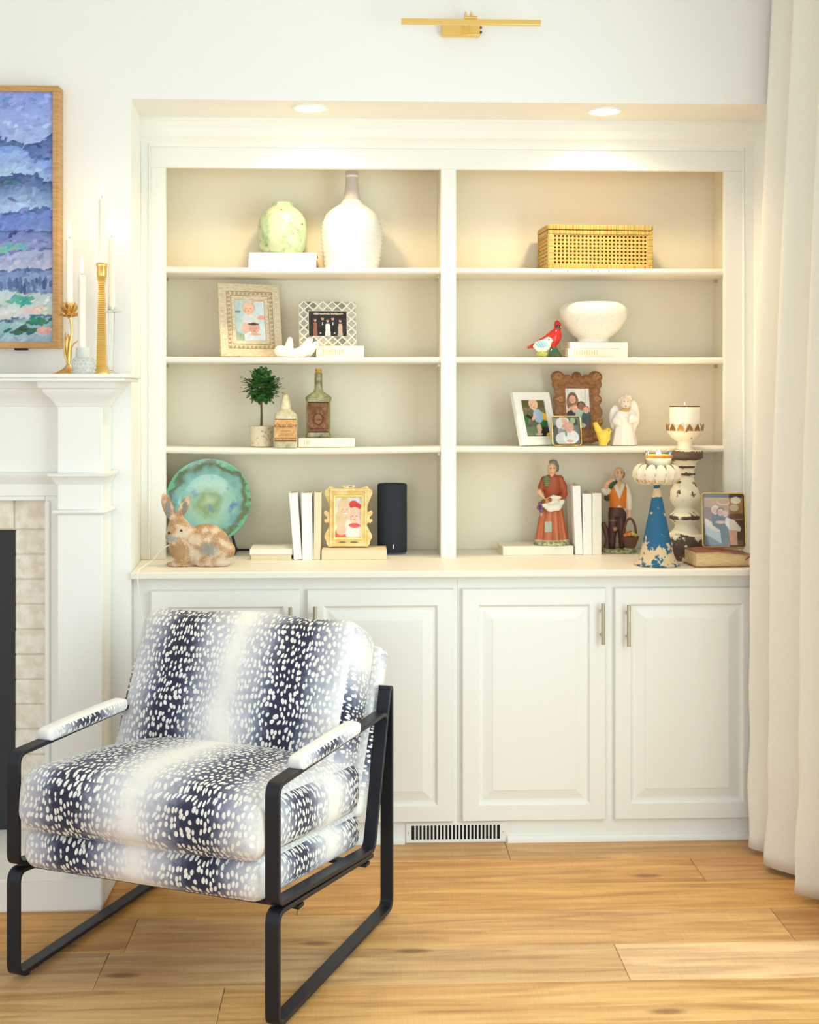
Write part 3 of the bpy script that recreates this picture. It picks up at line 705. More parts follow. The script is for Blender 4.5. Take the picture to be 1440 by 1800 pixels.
# ================================================================== ARMCHAIR
def fabric(name, period=0.356, phase=0.167):
    m = bpy.data.materials.new(name); m.use_nodes = True
    nt = m.node_tree; N = nt.nodes; L = nt.links; b = N['Principled BSDF']
    b.inputs['Roughness'].default_value = 0.85; b.inputs['Specular IOR Level'].default_value = 0.15
    b.inputs['Sheen Weight'].default_value = 0.25
    uv = N.new('ShaderNodeUVMap'); sx = N.new('ShaderNodeSeparateXYZ'); L.new(uv.outputs[0], sx.inputs[0])
    def math_(op, a, c=None, cl=False):
        n = N.new('ShaderNodeMath'); n.operation = op; n.use_clamp = cl
        for i, v in enumerate((a, c)):
            if v is None: continue
            if isinstance(v, (int, float)): n.inputs[i].default_value = v
            else: L.new(v, n.inputs[i])
        return n.outputs[0]
    # wobble the stripes a little along their length
    nz = N.new('ShaderNodeTexNoise'); nz.inputs['Scale'].default_value = 9; L.new(uv.outputs[0], nz.inputs[0])
    u = math_('ADD', sx.outputs[0], math_('MULTIPLY', math_('SUBTRACT', nz.outputs[0], 0.5), 0.05))
    # distance from the nearest dark spine, 0..period/2
    t = math_('PINGPONG', math_('SUBTRACT', u, phase), period / 2)
    d = math_('DIVIDE', t, period / 2)                       # 0 at spine .. 1 at white band
    fine = N.new('ShaderNodeTexNoise'); fine.inputs['Scale'].default_value = 70; fine.inputs['Detail'].default_value = 6; L.new(uv.outputs[0], fine.inputs[0])
    dd = math_('ADD', d, math_('MULTIPLY', math_('SUBTRACT', fine.outputs[0], 0.5), 0.30))
    cr = N.new('ShaderNodeValToRGB'); e = cr.color_ramp.elements
    e[0].position = 0.0; e[0].color = rgb(42, 44, 64); e[1].position = 1.0; e[1].color = rgb(240, 236, 228)
    for p, c in ((0.20, (54, 57, 78)), (0.34, (108, 112, 132)), (0.48, (160, 162, 174)), (0.70, (200, 200, 205)), (0.88, (232, 229, 224))):
        x = e.new(p); x.color = rgb(*c)
    L.new(dd, cr.inputs[0])
    # seed shaped spots, elongated along the stripe
    cx = N.new('ShaderNodeCombineXYZ')
    L.new(math_('MULTIPLY', u, 1 / 0.0118), cx.inputs[0]); L.new(math_('MULTIPLY', sx.outputs[1], 1 / 0.0205), cx.inputs[1])
    vo = N.new('ShaderNodeTexVoronoi'); vo.voronoi_dimensions = '2D'; vo.inputs['Scale'].default_value = 1.0; vo.inputs['Randomness'].default_value = 0.66
    L.new(cx.outputs[0], vo.inputs['Vector'])
    sepc = N.new('ShaderNodeSeparateColor'); L.new(vo.outputs['Color'], sepc.inputs[0])
    thr = math_('ADD', 0.28, math_('MULTIPLY', sepc.outputs[0], 0.14))
    keep = math_('LESS_THAN', sepc.outputs[1], 0.97)
    spot = math_('MULTIPLY', math_('MULTIPLY', math_('SUBTRACT', thr, vo.outputs['Distance']), 14, True), keep)
    mx = N.new('ShaderNodeMix'); mx.data_type = 'RGBA'; mx.inputs[7].default_value = rgb(238, 235, 228)
    L.new(spot, mx.inputs[0]); L.new(cr.outputs[0], mx.inputs[6]); L.new(mx.outputs[2], b.inputs['Base Color'])
    wv = N.new('ShaderNodeTexNoise'); wv.inputs['Scale'].default_value = 900; L.new(uv.outputs[0], wv.inputs[0])
    bp = N.new('ShaderNodeBump'); bp.inputs['Strength'].default_value = 0.15; bp.inputs['Distance'].default_value = 0.001; L.new(wv.outputs[0], bp.inputs['Height']); L.new(bp.outputs[0], b.inputs['Normal'])
    return m
FAB = fabric('spotted_fawn_print_fabric')
def cushion(name, parent, w, d, h, M, r=0.05, crown=0.03, bulge=0.012, soft=0.0, n=(34, 30, 10), u0=0.0, sag=0.0):
    """upholstered block, w x d x h centred, with soft crown; uv in metres: across the width, then along the length"""
    hx, hy, hz = w / 2, d / 2, h / 2
    b = MB(); uvs = []
    def mp(p):
        x, y, z = p
        q = Vector((max(-hx + r, min(hx - r, x * hx)), max(-hy + r, min(hy - r, y * hy)), max(-hz + min(r, hz * .9), min(hz - min(r, hz * .9), z * hz))))
        e = Vector((x * hx, y * hy, z * hz)) - q
        rr = min(r, hz * .9)
        if e.length > 1e-9:
            f = Vector((e.x / r, e.y / r, e.z / rr)); f.normalize(); v = q + Vector((f.x * r, f.y * r, f.z * rr))
        else: v = q
        cx = (1 - abs(x) ** 2.6) * (1 - abs(y) ** 2.6)
        v.z += (crown if z > 0 else -crown * 0.45) * cx * abs(z) - sag * (1 - x * x) * 0.5
        v.x += math.copysign(bulge, x) * (abs(x) ** 4) * (1 - z * z) * (1 - y ** 4) if abs(x) > 0.01 else 0
        v.y += math.copysign(bulge, y) * (abs(y) ** 4) * (1 - z * z) * (1 - x ** 4) if abs(y) > 0.01 else 0
        if soft:
            v.z += soft * math.sin(x * 5.1 + y * 2.3) * math.cos(y * 4.3 - x) * cx; v.y += soft * math.sin(x * 6 + z * 3) * (1 - x ** 4)
        return v
    nx, ny, nz = n
    for ax, sg in ((2, 1), (2, -1), (1, -1), (1, 1), (0, 1), (0, -1)):
        na, nb_ = ((nx, ny), (nx, ny), (nx, nz), (nx, nz), (ny, nz), (ny, nz))[[(2, 1), (2, -1), (1, -1), (1, 1), (0, 1), (0, -1)].index((ax, sg))]
        o = len(b.v); uvv = []
        for j in range(nb_ + 1):
            for i in range(na + 1):
                s_, t_ = 2 * i / na - 1, 2 * j / nb_ - 1
                p = (s_, t_, sg) if ax == 2 else (s_, sg, t_) if ax == 1 else (sg, s_, t_)
                v = mp(p); b.v.append(tuple(M @ v))
                if ax == 2: uvv.append((u0 + v.x, v.y * sg if sg > 0 else -hy - h - hy + v.y * -1))
                elif ax == 1: uvv.append((u0 + v.x, (-hy - (hz - v.z)) if sg < 0 else (hy + hz - v.z)))
                else: uvv.append((u0 + sg * (hx + v.y + hy), v.z + 0.013 * sg))
        for j in range(nb_):
            for i in range(na):
                f = [j * (na + 1) + i, j * (na + 1) + i + 1, (j + 1) * (na + 1) + i + 1, (j + 1) * (na + 1) + i]
                flip = (ax == 2 and sg < 0) or (ax == 1 and sg > 0) or (ax == 0 and sg < 0)
                if flip: f.reverse()
                b.f.append(tuple(o + q for q in f)); uvs.append([uvv[q] for q in f])
    ob = b.build(name, FAB, parent, angle=180, uv=uvs)
    bm = bmesh.new(); bm.from_mesh(ob.data); bmesh.ops.remove_doubles(bm, verts=bm.verts[:], dist=1e-5); bm.to_mesh(ob.data); bm.free()
    return ob
FLc = floor_at(24.5, 1726); CA = math.radians(-22.6); CW = 0.712; CD = 0.71
CH = empty('armchair', FLc, CA); tag(CH, 'armchair with spotted fawn print cushions and black flat steel frame', 'armchair')
def fillet(pts, r, closed):
    out = []; n = len(pts)
    for i in range(n):
        p = Vector(pts[i])
        if not closed and i in (0, n - 1): out.append(p); continue
        a = Vector(pts[i - 1]); c = Vector(pts[(i + 1) % n])
        u = (a - p).normalized(); v = (c - p).normalized(); ang = u.angle(v); rr = min(r / math.tan(ang / 2), (a - p).length * .45, (c - p).length * .45)
        s_, e_ = p + u * rr, p + v * rr
        for k in range(7):
            t = k / 6; out.append(s_ * (1 - t) ** 2 + p * 2 * t * (1 - t) + e_ * t * t)
    return out
def flatbar(mb, pts, x0, x1, th, closed=False, r=0.03):
    P = fillet([(0, y, z) for y, z in pts], r, closed); n = len(P); vs = []; fs = []
    for i in range(n):
        a = P[(i - 1) % n] if (closed or i) else P[0]; c = P[(i + 1) % n] if (closed or i < n - 1) else P[-1]
        t = (c - a).normalized(); nn = Vector((0, -t.z, t.y)) * th / 2
        for xx, sg in ((x0, 1), (x1, 1), (x1, -1), (x0, -1)): vs.append(Vector((xx, 0, 0)) + P[i] + nn * sg)
    for i in range(n if closed else n - 1):
        j = (i + 1) % n
        for q in range(4): fs.append((4 * i + q, 4 * i + (q + 1) % 4, 4 * j + (q + 1) % 4, 4 * j + q))
    if not closed: fs += [(3, 2, 1, 0), tuple(4 * (n - 1) + q for q in range(4))]
    return mb.add(vs, fs)
BW = 0.036; T = 0.011
arm_loop = [(0.0, 0.292), (0.0, 0.563), (CD * 0.955, 0.570), (CD * 0.815, 0.222)]
sled = [(CD - 0.012, 0.640), (CD, 0.635), (CD, 0.012), (0.0, 0.012), (0.0, 0.272), (CD * 0.815, 0.204), (CD * 0.82, 0.206)]
ZAR = 0.5665
for sgn, xc in (('l', 0.0), ('r', CW)):
    x0, x1 = xc - BW / 2, xc + BW / 2
    m = MB(); flatbar(m, arm_loop, x0, x1, T, True, 0.028); m.build('arm_loop', BLACK, CH, bevel=0.0015)
    m = MB(); flatbar(m, [(0.18, 0.2545), (0.0, 0.2745), (0.0, 0.016), (CD, 0.016), (CD, 0.632), (CD - 0.02, 0.634)], x0, x1, T, False, 0.028); m.build('sled_leg', BLACK, CH, bevel=0.0015)
    m = MB(); flatbar(m, [(0.17, 0.2556), (CD * 0.80, 0.2105)], x0, x1, T, False); m.build('seat_rail', BLACK, CH, bevel=0.0015)
    m = MB(); flatbar(m, [(CD * 0.944, 0.545), (CD - 0.013, 0.632)], x0, x1, T, False); m.build('back_strut', BLACK, CH, bevel=0.0015)
    for yy in (0.045, CD - 0.04): MB().lathe([(0.010, 0.0), (0.011, 0.003), (0.011, 0.0105)], 14, (xc, yy, 0)).build('foot', BLACK, CH)
    # upholstered arm pad wrapped on the bar
    cushion('arm_pad', CH, BW + 0.010, 0.36, 0.034, Matrix.Translation((xc, 0.295, ZAR + 0.013)), r=0.012, crown=0.004, bulge=0.002, n=(8, 26, 6), u0=0.33 + (0.0 if sgn == 'l' else 0.02))
for yy, zz in ((0.10, 0.250), (CD * 0.72, 0.203)):
    MB().box(-BW / 2, CW + BW / 2, yy, yy + 0.03, zz - 0.006, zz + 0.002).build('cross_bar', BLACK, CH, bevel=0.001)
slope = math.atan2(0.068, CD * 0.815)
iw = CW - BW - 0.004
Rs = Matrix.Rotation(-slope, 4, 'X')
MC = Matrix.Translation((CW / 2, 0.0, 0.0))
deck = cushion('seat_deck', CH, iw - 0.004, 0.60, 0.105, Matrix.Translation((CW / 2, 0.288, 0.304)) @ Rs, r=0.04, crown=0.004, bulge=0.010, u0=0.345, n=(40, 34, 10))
seat = cushion('seat_cushion', CH, iw + 0.004, 0.60, 0.150, Matrix.Translation((CW / 2, 0.272, 0.425)) @ Rs, r=0.045, crown=0.040, bulge=0.020, u0=0.345, soft=0.004, n=(44, 40, 14))
lean = math.radians(25)
Rb = Matrix.Rotation(PI / 2 - lean, 4, 'X')
back = cushion('back_cushion', CH, 0.69, 0.455, 0.165, Matrix.Translation((CW / 2 - 0.032, 0.592, 0.594)) @ Rb, r=0.045, crown=0.032, bulge=0.010, u0=0.345, soft=0.006, n=(44, 36, 14))
shell = cushion('back_rest', CH, iw - 0.006, 0.47, 0.055, Matrix.Translation((CW / 2, 0.672, 0.515)) @ Rb, r=0.02, crown=0.0, bulge=0.004, u0=0.345, n=(30, 26, 6))

# ================================================================== CURTAIN
LINEN = mat('ivory_linen', rgb(252, 249, 240), 0.85, spec=0.15, col2=rgb(247, 243, 231), scale=500, stretch=(1, 1, 0.15), lo=0.3, hi=0.7, bump=0.12, bscale=700)
cu = MB(); G = []
nz, nt_ = 60, 150
ZTOP = 2.80
for j in range(nz + 1):
    v = j / nz; z = 0.012 + (ZTOP - 0.012) * v
    row = []
    for i in range(nt_ + 1):
        t = i / nt_; y = 3.955 - 0.80 * t
        ph = 2 * PI * (3.955 - y) / 0.205 - 0.35 + 0.25 * math.sin(2.2 * v + t * 5)
        amp = (0.060 - 0.022 * v ** 1.5) * (1 + 0.15 * math.sin(t * 9))
        base = 1.298 + 0.058 * max(0, (v - 0.35) / 0.65) ** 1.2 + 0.012 * t
        c = math.cos(ph); c = math.copysign(abs(c) ** 0.9, c)
        x = base - amp * c
        fl_ = max(0.0, 1 - v / 0.16)                          # hem breaks on the floor
        x -= 0.016 * fl_ ** 2 * (0.5 + 0.5 * math.sin(ph * 0.5 + 0.7)) ; y -= 0.03 * fl_ ** 2 * math.sin(ph * .7 + 1)
        x += 0.005 * math.sin(z * 21 + t * 14) * max(0.0, 1 - v / 0.3)
        y += 0.010 * math.sin(ph) * (0.5 + 0.5 * (1 - v))
        row.append((min(x, XRf - 0.05), y, z + (0.010 * (0.5 + 0.5 * math.sin(ph + 2)) if j == 0 else 0)))
    G.append(row)
CUR = empty('curtain', (1.29, 3.56, 0)); tag(CUR, 'floor length ivory linen curtain hanging in soft folds at the right', 'curtain')
cu.sheet(G); cu.v = [(x - 1.29, y - 3.56, z) for x, y, z in cu.v]
co = cu.build('panel', LINEN, CUR, angle=180)
sd = co.modifiers.new('thick', 'SOLIDIFY'); sd.thickness = 0.003; sd.offset = 0
ROD = empty('curtain_rod', (1.35, 2.4, 2.83)); tag(ROD, 'slim brass curtain rod above the linen curtain', 'curtain rod')
MB().tube([(0, -1.4, 0), (0, 1.54, 0)], 0.011, 14).build('pole', GOLD, ROD)
MB().tube([(0, 1.52, 0), (0.09 - 0.001, 1.52, 0)], 0.007, 10).build('bracket', GOLD, ROD)
for i in range(8):
    yy = 3.94 - 0.1 * i - 2.4
    MB().tube([(0.018 * math.cos(a), yy, 0.018 * math.sin(a) - 0.006) for a in [2 * PI * q / 16 for q in range(17)]], 0.002, 6).build('ring', GOLD, ROD)

_n = LINEN.node_tree; _tr = _n.nodes.new('ShaderNodeBsdfTranslucent'); _tr.inputs[0].default_value = rgb(250, 240, 215)
_ms = _n.nodes.new('ShaderNodeMixShader'); _ms.inputs[0].default_value = 0.12
_o = _n.nodes['Material Output']; _n.links.new(_n.nodes['Principled BSDF'].outputs[0], _ms.inputs[1]); _n.links.new(_tr.outputs[0], _ms.inputs[2]); _n.links.new(_ms.outputs[0], _o.inputs[0])

# ================================================================== WALL ART
YT = 3.965
tvx1 = X(103, 3.94); tvz0, tvz1 = Zp(612, 3.94, 60), Zp(150, 3.94, 60)
TW = (tvz1 - tvz0) * 1.70; cxT = tvx1 - TW / 2
TV = empty('wall_art', (cxT, YW, tvz0)); tag(TV, 'large blue hills landscape painting in a slim oak frame above the mantel', 'picture')
hh = tvz1 - tvz0; fw = 0.019
OAKF = mat('light_oak_frame', rgb(206, 160, 100), 0.5, col2=rgb(190, 142, 84), scale=14, stretch=(1, 1, 14))
L_, R_ = -TW / 2, TW / 2
for nm, pl in (('frame_rail', [(L_, hh - fw), (R_, hh - fw), (R_, hh), (L_, hh)]), ('frame_rail', [(L_, 0), (R_, 0), (R_, fw), (L_, fw)]),
               ('frame_stile', [(L_, fw), (L_ + fw, fw), (L_ + fw, hh - fw), (L_, hh - fw)]), ('frame_stile', [(R_ - fw, fw), (R_, fw), (R_, hh - fw), (R_ - fw, hh - fw)])):
    MB().prism(pl, -0.06, -0.001).build(nm, OAKF, TV, bevel=0.0015)
pr = Print(600, 354, (120, 150, 215))
yy = pr.y; xx = pr.x
def band(y0, amp, fr, ph, col, col2, slope=0.0):
    """one ridge of hills with brushed colour below its crest"""
    crest = y0 + amp * np.sin(fr * xx * 6.28 + ph) + 0.35 * amp * np.sin(fr * 2.7 * xx * 6.28 + ph * 2) + slope * xx
    t = np.clip((yy - crest) / 0.13, 0, 1)[..., None]
    m = yy > crest
    c = np.array(col) * (1 - t) + np.array(col2) * t
    pr.a[m] = c[m]
    edge = np.abs(yy - crest - 0.004) < 0.0045
    pr.a[edge] = np.array((66, 90, 140)) * 0.65 + pr.a[edge] * 0.35
pr.grad(lambda x, y: y * 4, (140, 158, 226), (176, 192, 236))
band(0.13, 0.05, 2.3, 1.0, (86, 108, 160), (142, 164, 224), 0.02)
band(0.24, 0.03, 3.1, 0.3, (128, 156, 224), (176, 204, 232))
band(0.37, 0.035, 1.6, 2.2, (72, 96, 146), (170, 196, 236), 0.0)
band(0.46, 0.02, 1.3, 0.8, (110, 136, 206), (128, 146, 206))
band(0.545, 0.012, 2.0, 2.0, (118, 132, 188), (150, 164, 214))
band(0.63, 0.012, 2.6, 0.5, (160, 172, 216), (196, 196, 212))
band(0.70, 0.010, 3.3, 1.5, (132, 152, 204), (150, 172, 214))
band(0.79, 0.010, 1.9, 1.0, (190, 210, 218), (214, 218, 208))
band(0.90, 0.012, 2.3, 2.6, (150, 184, 184), (168, 190, 214))
for _ in range(9000):                                          # short dabs of the brush
    cx, cy = rng.random(), rng.random(); i, j = int(cx * 599), int(cy * 353)
    c = pr.a[j, i] + rng.normal(0, 9) + rng.normal(0, 3, 3)
    pr.ell(cx, cy, 0.003 + 0.009 * rng.random(), 0.003 + 0.004 * rng.random(), c, rng.normal(-0.3, 0.5))
for _ in range(150):
    cx = 0.55 + 0.45 * rng.random(); pr.ell(cx, 0.755 + 0.03 * rng.random(), 0.004, 0.012 + 0.014 * rng.random(), np.array((96, 116, 162)) + rng.normal(0, 16))
for cx, cy, r, c in ((0.93, 0.83, 0.028, (92, 178, 160)), (0.965, 0.915, 0.022, (70, 128, 118)), (0.90, 0.62, 0.03, (120, 176, 176)), (0.93, 0.95, 0.03, (60, 100, 100)), (0.975, 0.95, 0.014, (226, 180, 162)), (0.95, 0.87, 0.03, (226, 208, 200)), (0.90, 0.36, 0.022, (70, 104, 138))):
    for _ in range(22): pr.ell(cx + rng.normal(0, r * .5), cy + rng.normal(0, 0.006), r * .35, 0.006, np.array(c) + rng.normal(0, 12, 3), rng.normal(-0.2, 0.3))
pr.noise(3, 40)
pr.build('painting', TV, L_ + fw - 0.002, R_ - fw + 0.002, fw - 0.002, hh - fw + 0.002, -0.052, vcol('matte_painting', 0.6, spec=0.25, bump=0.12, bscale=260))
MB().box(L_ + 0.02, R_ - 0.02, -0.048, -0.0005, 0.02, hh - 0.02).build('backing', DARK, TV)
kT = kk(35, 3.95); MB().box(X(25, 3.95) - cxT, X(47, 3.95) - cxT, -0.05, -0.03, -0.006, 0.0).build('sensor_tab', DARK, TV)

# ================================================================== MANTEL CANDLES
def flame(parent, z, s=1.0):
    b = MB(); b.lathe([(0.0002, z), (0.0032 * s, z + 0.006 * s), (0.0042 * s, z + 0.013 * s), (0.0030 * s, z + 0.024 * s), (0.0012 * s, z + 0.036 * s), (0.0002, z + 0.043 * s)], 14)
    return b.build('flame', FLAME, parent)
def clight(p, e=0.35):
    l = bpy.data.lights.new('candle_glow', 'POINT'); l.energy = e; l.color = (1.0, 0.72, 0.40); l.shadow_soft_size = 0.008
    o = bpy.data.objects.new('candle_glow', l); COL.objects.link(o); o.location = p
def taper(label, px, Y, z0, py_top, r_top, r_bot, py_bot=None):
    k = kk(px, Y); zt_ = EYE + (HY - py_top) * k
    root = empty('taper_candle', (X(px, Y), Y, z0)); tag(root, label, 'candle', 'lit taper candles on the mantel')
    H = zt_ - z0
    MB().lathe([(r_bot * k, 0), (r_bot * k, 0.002), (r_top * k * 1.05, H * .96), (r_top * k * .9, H - 0.002), (r_top * k * .3, H + 0.001)], 24).build('wax', WAX, root, 60)
    MB().tube([(0, 0, H - 0.002), (0.0006, 0, H + 0.008)], 0.0009, 6).build('wick', WICK, root)
    flame(root, H + 0.006, 1.15); clight((X(px, Y), Y - 0.0, zt_ + 0.026), 0.07)
ZMm = ZM + 0.0003
# lotus candlestick
YL = 3.865
it = It('lotus_candlestick', 'gold lotus flower candlestick with stem and leaves nearest the painting', 'candlestick', 121, YL, ZMm)
k = it.k; P = lambda px, py, y=0.0: (it.x(px), y, it.h(py))
it.lathe('base', [(30 * 1.0, it.py0), (30, it.py0 - 1), (22, it.py0 - 3.5), (13, it.py0 - 8), (7, it.py0 - 13), (4.5, it.py0 - 17)], AGEDGOLD, 36)
MB().tube([P(121, 640), P(121.5, 620), P(124, 600), P(126.5, 585), P(125.5, 568), P(123, 556)], [2.8 * k, 2.3 * k, 2.1 * k, 2.1 * k, 2.3 * k, 3 * k], 10).build('stem', AGEDGOLD, it.root)
def petal(cx, cz, L, w, az, el, curl, m, parent, name='petal', cup=0.25):
    """leaf shaped blade from a base point, azimuth az, elevation el, curling upward; has thickness"""
    G = []; n = 9
    pos = Vector((0, 0, 0)); e = el
    for i in range(n):
        t = i / (n - 1); ww = w * (math.sin(PI * min(1, 0.10 + 0.9 * t)) ** 0.75) * (1 - 0.15 * t) + 1e-4
        d = Vector((math.cos(az) * math.cos(e), math.sin(az) * math.cos(e), math.sin(e)))
        sd_ = Vector((-math.sin(az), math.cos(az), 0)); nn = sd_.cross(d)
        G.append([pos + sd_ * ww * s_ - nn * (abs(s_) ** 2) * ww * -cup for s_ in (-1, -.5, 0, .5, 1)])
        pos = pos + d * (L / (n - 1)); e += curl / (n - 1)
    b = MB(); b.sheet(G); b.v = [(v[0] + cx, v[1], v[2] + cz) for v in b.v]
    o = b.build(name, m, parent, angle=180)
    s_ = o.modifiers.new('thick', 'SOLIDIFY'); s_.thickness = 0.0014; s_.offset = 0
    return o
zf = it.h(556)
for q in range(9): petal(it.x(122), zf, 25 * k, 6 * k, 2 * PI * q / 9, 0.05, 0.5, AGEDGOLD, it.root)
for q in range(8): petal(it.x(122), zf + 2 * k, 27 * k, 5.4 * k, 2 * PI * q / 8 + .3, 0.55, 0.75, AGEDGOLD, it.root)
for q in range(7): petal(it.x(122), zf + 3 * k, 26 * k, 4.8 * k, 2 * PI * q / 7, 0.85, 0.55, AGEDGOLD, it.root)
it.lathe('cup', [(2, 560), (6, 556), (8, 548), (8, 541)], AGEDGOLD, 20, c=(it.x(122), 0, 0))
petal(it.x(121), it.h(642), 58 * k, 8.5 * k, PI, 1.35, 0.30, AGEDGOLD, it.root, 'leaf'); petal(it.x(121), it.h(640), 54 * k, 8 * k, PI - .9, 1.45, 0.2, AGEDGOLD, it.root, 'leaf')
MB().tube([P(123, 615), P(130, 604), P(140, 597)], [1.4 * k, 1.2 * k, .8 * k], 8).build('twig', AGEDGOLD, it.root)
lx = it.x(122) + X(121, YL)
taper('tall ivory taper candle standing in the gold lotus holder', 121 + 1, YL, ZMm + it.h(541) + 0.0006, 420, 5.6, 5.8)
# cut glass holder
YG = 3.775
it = It('glass_candle_holder', 'small clear cut glass candle holder with bubbled body', 'candle holder', 147, YG, ZMm)
it.lathe('body', [(17.5, it.py0), (19, it.py0 - 3), (19.5, it.py0 - 15), (18.5, it.py0 - 26), (14, it.py0 - 29), (13, it.py0 - 46), (10.5, it.py0 - 46), (10.5, it.py0 - 30), (10.0, it.py0 - 28)], BUB, 36)
b = MB()
for j in range(4):
    for q in range(16):
        a = 2 * PI * (q + .5 * (j % 2)) / 16; b.sph((19.2 * it.k * math.cos(a), 19.2 * it.k * math.sin(a), (4 + 6.6 * j) * it.k), (2.4 * it.k,) * 3, 8, 6)
b.build('bubble_relief', BUB, it.root, kind='stuff')
taper('short ivory taper candle standing in the cut glass holder', 144, YG, ZMm + 29.5 * it.k, 484, 6.0, 6.4)
# ribbed gold candlestick
YR = 3.84
it = It('ribbed_candlestick', 'tall ribbed gold candlestick with square foot', 'candlestick', 179, YR, ZMm)
def sq(hw_, py, dx=0, n=4): return [(it.x(179 + dx) + a * hw_ * it.k, c * hw_ * it.k, it.h(py)) for a, c in ((-1, -1), (1, -1), (1, 1), (-1, 1))]
def loft(secs):
    b = MB(); vs = []; fs = []
    for s_ in secs: vs += s_
    n = len(secs[0])
    for j in range(len(secs) - 1):
        for i in range(n): fs.append((j * n + i, j * n + (i + 1) % n, (j + 1) * n + (i + 1) % n, (j + 1) * n + i))
    fs += [tuple(range(n)), tuple((len(secs) - 1) * n + i for i in range(n))]
    return b.add(vs, fs)
loft([sq(12.5, it.py0), sq(12.5, it.py0 - 3), sq(9, it.py0 - 14)]).build('foot', GOLD, it.root, bevel=0.001)
secs = []; py = it.py0 - 14; i = 0
while py > 486:
    t = (it.py0 - 14 - py) / (it.py0 - 14 - 486); w = 8.2 * (1 - t) + 4.6 * t
    if t > .86: w = 4.6 + (t - .86) / .14 * 2.6
    secs.append(sq(w * (1.06 if i % 2 else 0.93), py)); py -= 1.9; i += 1
loft(secs).build('ribbed_stem', GOLD, it.root, angle=20)
it.lathe('cup', [(4, 493), (7, 489), (8.6, 484), (8.8, 470), (9.6, 469), (9.8, 463.5), (9.0, 462.5), (7.2, 462.5), (7.2, 470), (3, 471)], GOLD, 32)
taper('tallest ivory taper candle standing in the ribbed gold candlestick', 179, YR, ZMm + it.h(469.4), 348, 5.0, 6.2)
# clear glass candlestick behind
YV = 3.92
it = It('glass_candlestick', 'tall clear glass candlestick with round drip disc', 'candlestick', 196, YV, ZMm)
it.lathe('foot', [(15, it.py0), (15, it.py0 - 1), (6, it.py0 - 4), (3.4, it.py0 - 8)], GLASS, 32)
it.lathe('stem', [(3.4, it.py0 - 8), (4.2, it.py0 - 50), (5.6, 553), (6.2, 549)], GLASS, 24)
it.lathe('drip_disc', [(5, 549.5), (17.5, 548.5), (17.5, 547), (7.4, 547), (7.4, 540), (7.2, 540), (7.0, 547.2), (4, 547.4)], GLASS, 36)
taper('ivory taper candle standing in the clear glass candlestick', 196, YV, ZMm + it.h(546.6), 418, 5.2, 5.8)
# white cord
CORD = mat('white_plastic_cord', rgb(248, 246, 240), 0.4)
pts = [at(297, 958, 4.315), at(283, 968, 4.25), at(268, 985, 4.15), at(252, 996, 4.03), at(243.5, 1004, 3.976), at(242, 1016, 3.972), at(244, 1040, 3.985), at(249, 1075, 4.0), at(254, 1110, 4.0), at(256, 1180, 4.01), at(256, 1300, 4.01), at(256, 1470, 4.01)]
pp = []
for i in range(len(pts) - 1):
    p0, p1, p2, p3 = pts[max(i - 1, 0)], pts[i], pts[i + 1], pts[min(i + 2, len(pts) - 1)]
    for q in range(6):
        t = q / 6; pp.append(0.5 * ((2 * p1) + (p2 - p0) * t + (2 * p0 - 5 * p1 + 4 * p2 - p3) * t * t + (3 * p1 - p0 - 3 * p2 + p3) * t ** 3))
pp.append(pts[-1])
pp = [Vector((p.x, p.y, max(p.z, ZC + 0.0022) if p.y > YC + 0.006 and p.z > 0.7 and p.y > 3.99 and p.z > ZC - 0.03 else p.z)) for p in pp]
tag(MB().tube(pp, 0.0019, 8).build('power_cord', CORD), 'thin white power cord draped over the counter edge beside the rabbit', 'cord')

